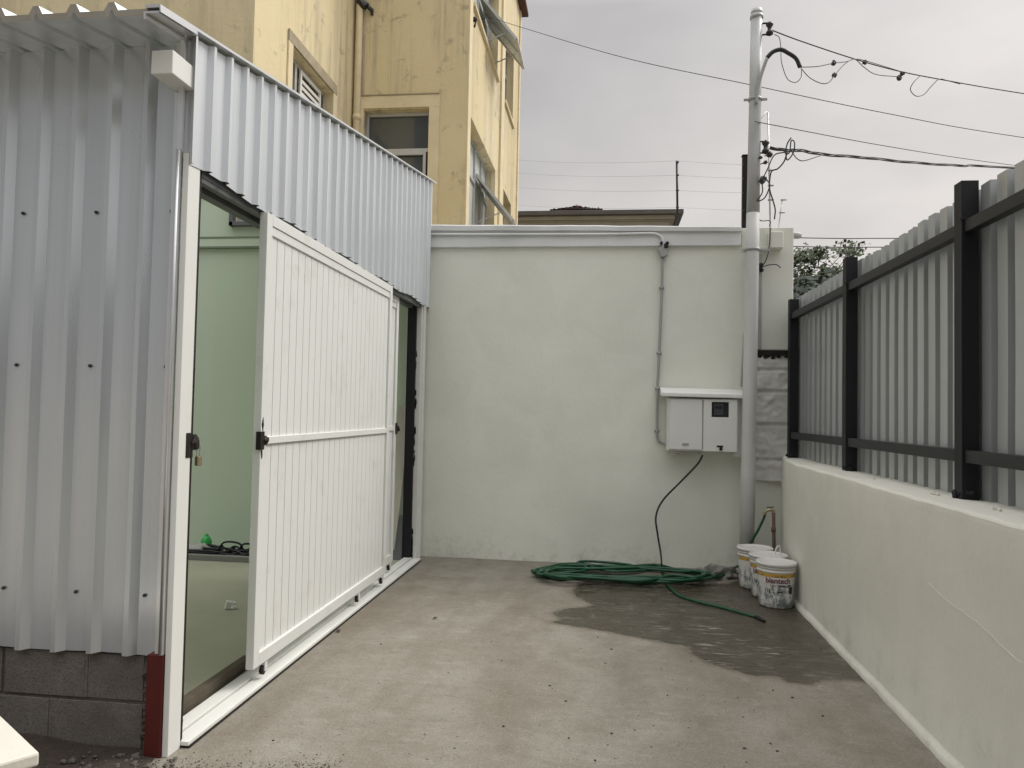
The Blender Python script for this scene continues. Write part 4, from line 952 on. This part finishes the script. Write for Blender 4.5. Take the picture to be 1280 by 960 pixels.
# ------------------------------------------------------------------ far house with tiled hip
FH = thing('distant_house', 'low grey distant house with dark cornice and red tile hump', 'house', (0, 28, 0))
p0, p1 = A(600, 281, 26), A(843, 281, 26); pt = A(760, 265, 26).z
m = MB(); m.box((p0.x, 26, 0), (p1.x - .15, 34, pt - .30)); m.build('wall', 'far_wall', FH)
m = MB(); m.box((p0.x - .1, 25.85, pt - .30), (p1.x, 34.1, pt - .16)); m.box((p0.x - .1, 25.92, pt - .34), (p1.x - .06, 34.1, pt - .301)); m.build('cornice', 'far_wall', FH, bevel=.02)
m = MB(); m.box((p0.x - .2, 25.7, pt - .159), (p1.x + .28, 34.2, pt)); m.build('roof_slab', 'far_dark', FH, bevel=.02)
c = A(722, 264, 29); top = A(722, 256, 29).z + .1; m = MB(); l, r_ = A(684, 264, 29).x, A(762, 264, 29).x
for k in range(64):
    t = k / 64; x = l + (r_ - l) * t; 
nb = 34
def tile(u, v):
    x = l + (r_ - l) * u; pk = max(0, 1 - abs(u - .48) / .42) ** 1.25; fl_ = 1 - abs(2 * v - 1)
    return Vector((x, 28.2 + 2.4 * v, pt + .72 + .13 * v + .40 * pk * (.25 + .75 * fl_) + .06 * noise.noise(Vector((u * 26, v * 9, 0))) + .03 * abs(math.sin(u * 44)) * pk - .12 * (pk <= 0)))
m.grid(tile, 120, 14, 0, False); m.build('tile_roof', 'tile', FH)

# ------------------------------------------------------------------ trees beyond the fence
def tree(name, label, base, H, rad, zc, nleaf, seed, leafm, gap, lsz=.10, levels=4, spread=1.0):
    rnd = random.Random(seed); T = thing(name, label, 'tree', base, 'trees beyond the fence'); tk = MB(); tips = []
    def grow(p, d, L, r, lv):
        pts = [p]; q = p.copy(); dd = d.copy()
        for k in range(4):
            dd = (dd + Vector((rnd.uniform(-.28, .28), rnd.uniform(-.28, .28), rnd.uniform(-.08, .16)))).normalized(); q = q + dd * L / 4; pts.append(q.copy())
        tk.tube(pts, [r * (1 - .11 * i) for i in range(5)], 7 if lv < 2 else 5)
        if lv >= levels: tips.append(q); return
        if lv >= 2: tips.append(pts[3])
        for k in range(rnd.choice([2, 3, 3]) if lv else 4):
            a = rnd.uniform(0, 6.28); o = Vector((math.cos(a), math.sin(a), rnd.uniform(-.1, .6))) * spread
            grow(q if k else pts[3], (dd * .7 + o * .9).normalized(), L * rnd.uniform(.62, .82), r * .58, lv + 1)
    b = Vector(base); grow(b, Vector((0, 0, 1)), H * .48, .16 * H / 8, 0); tk.build('trunk', 'bark', T)
    cr = MB(); vs = []; fs = []
    for i in range(nleaf):
        t = rnd.choice(tips); c = t + Vector((rnd.gauss(0, gap), rnd.gauss(0, gap), rnd.gauss(0, gap * .6)))
        a = Vector((rnd.gauss(0, 1), rnd.gauss(0, 1), rnd.gauss(0, .6))).normalized(); bb = a.orthogonal().normalized(); s = lsz * rnd.uniform(.6, 1.3)
        o = len(vs); vs += [c - a * s, c + bb * s * .6, c + a * s, c - bb * s * .6]; fs.append((o, o + 1, o + 2, o + 3))
    cr.add(vs, fs); cr.build('crown', leafm, T)
    return T
tc_ = A(1018, 516, 30)
tree('leafy_tree', 'open crowned leafy tree seen over the far end of the fence', (tc_.x, 30, 0), 6.9, 2.4, 6, 13000, 8, 'leaf', .24, .10, 4, 1.4)
tree('leafy_tree', 'dense dark low tree directly beside the white column edge', (A(1004, 516, 22).x, 22, 0), 4.2, 2, 4, 6500, 11, 'leaf_dark', .34, .13, 3)
tree('leafy_tree', 'dense dark low tree under the open crown, mostly behind fence', (A(1062, 516, 24).x, 24, 0), 4.6, 2, 4, 6500, 21, 'leaf_dark', .36, .13, 3)

# ------------------------------------------------------------------ stone slab bench, bottom left corner
C0 = Vector((-1.665, 2.105, .45)); e1 = Vector((-.35, .24, 0)).normalized(); e2 = Vector((-.24, -.35, 0)).normalized()
bn = thing('stone_bench', 'pale stone slab bench poking in at the lower left corner', 'bench', (C0.x, C0.y, 0))
mat = Matrix((( *(-e1),), (*e2,), (0, 0, 1))).transposed().to_4x4(); mat.translation = C0
MB().box((-.9, 0, -.042), (0, .45, 0), 0, mat).build('seat', 'slab', bn, bevel=.008)
for xx in (-.30, -.75): MB().box((xx, .05, -.45), (xx + .12, .40, -.043), 0, mat).build('leg', 'slab', bn, bevel=.006)
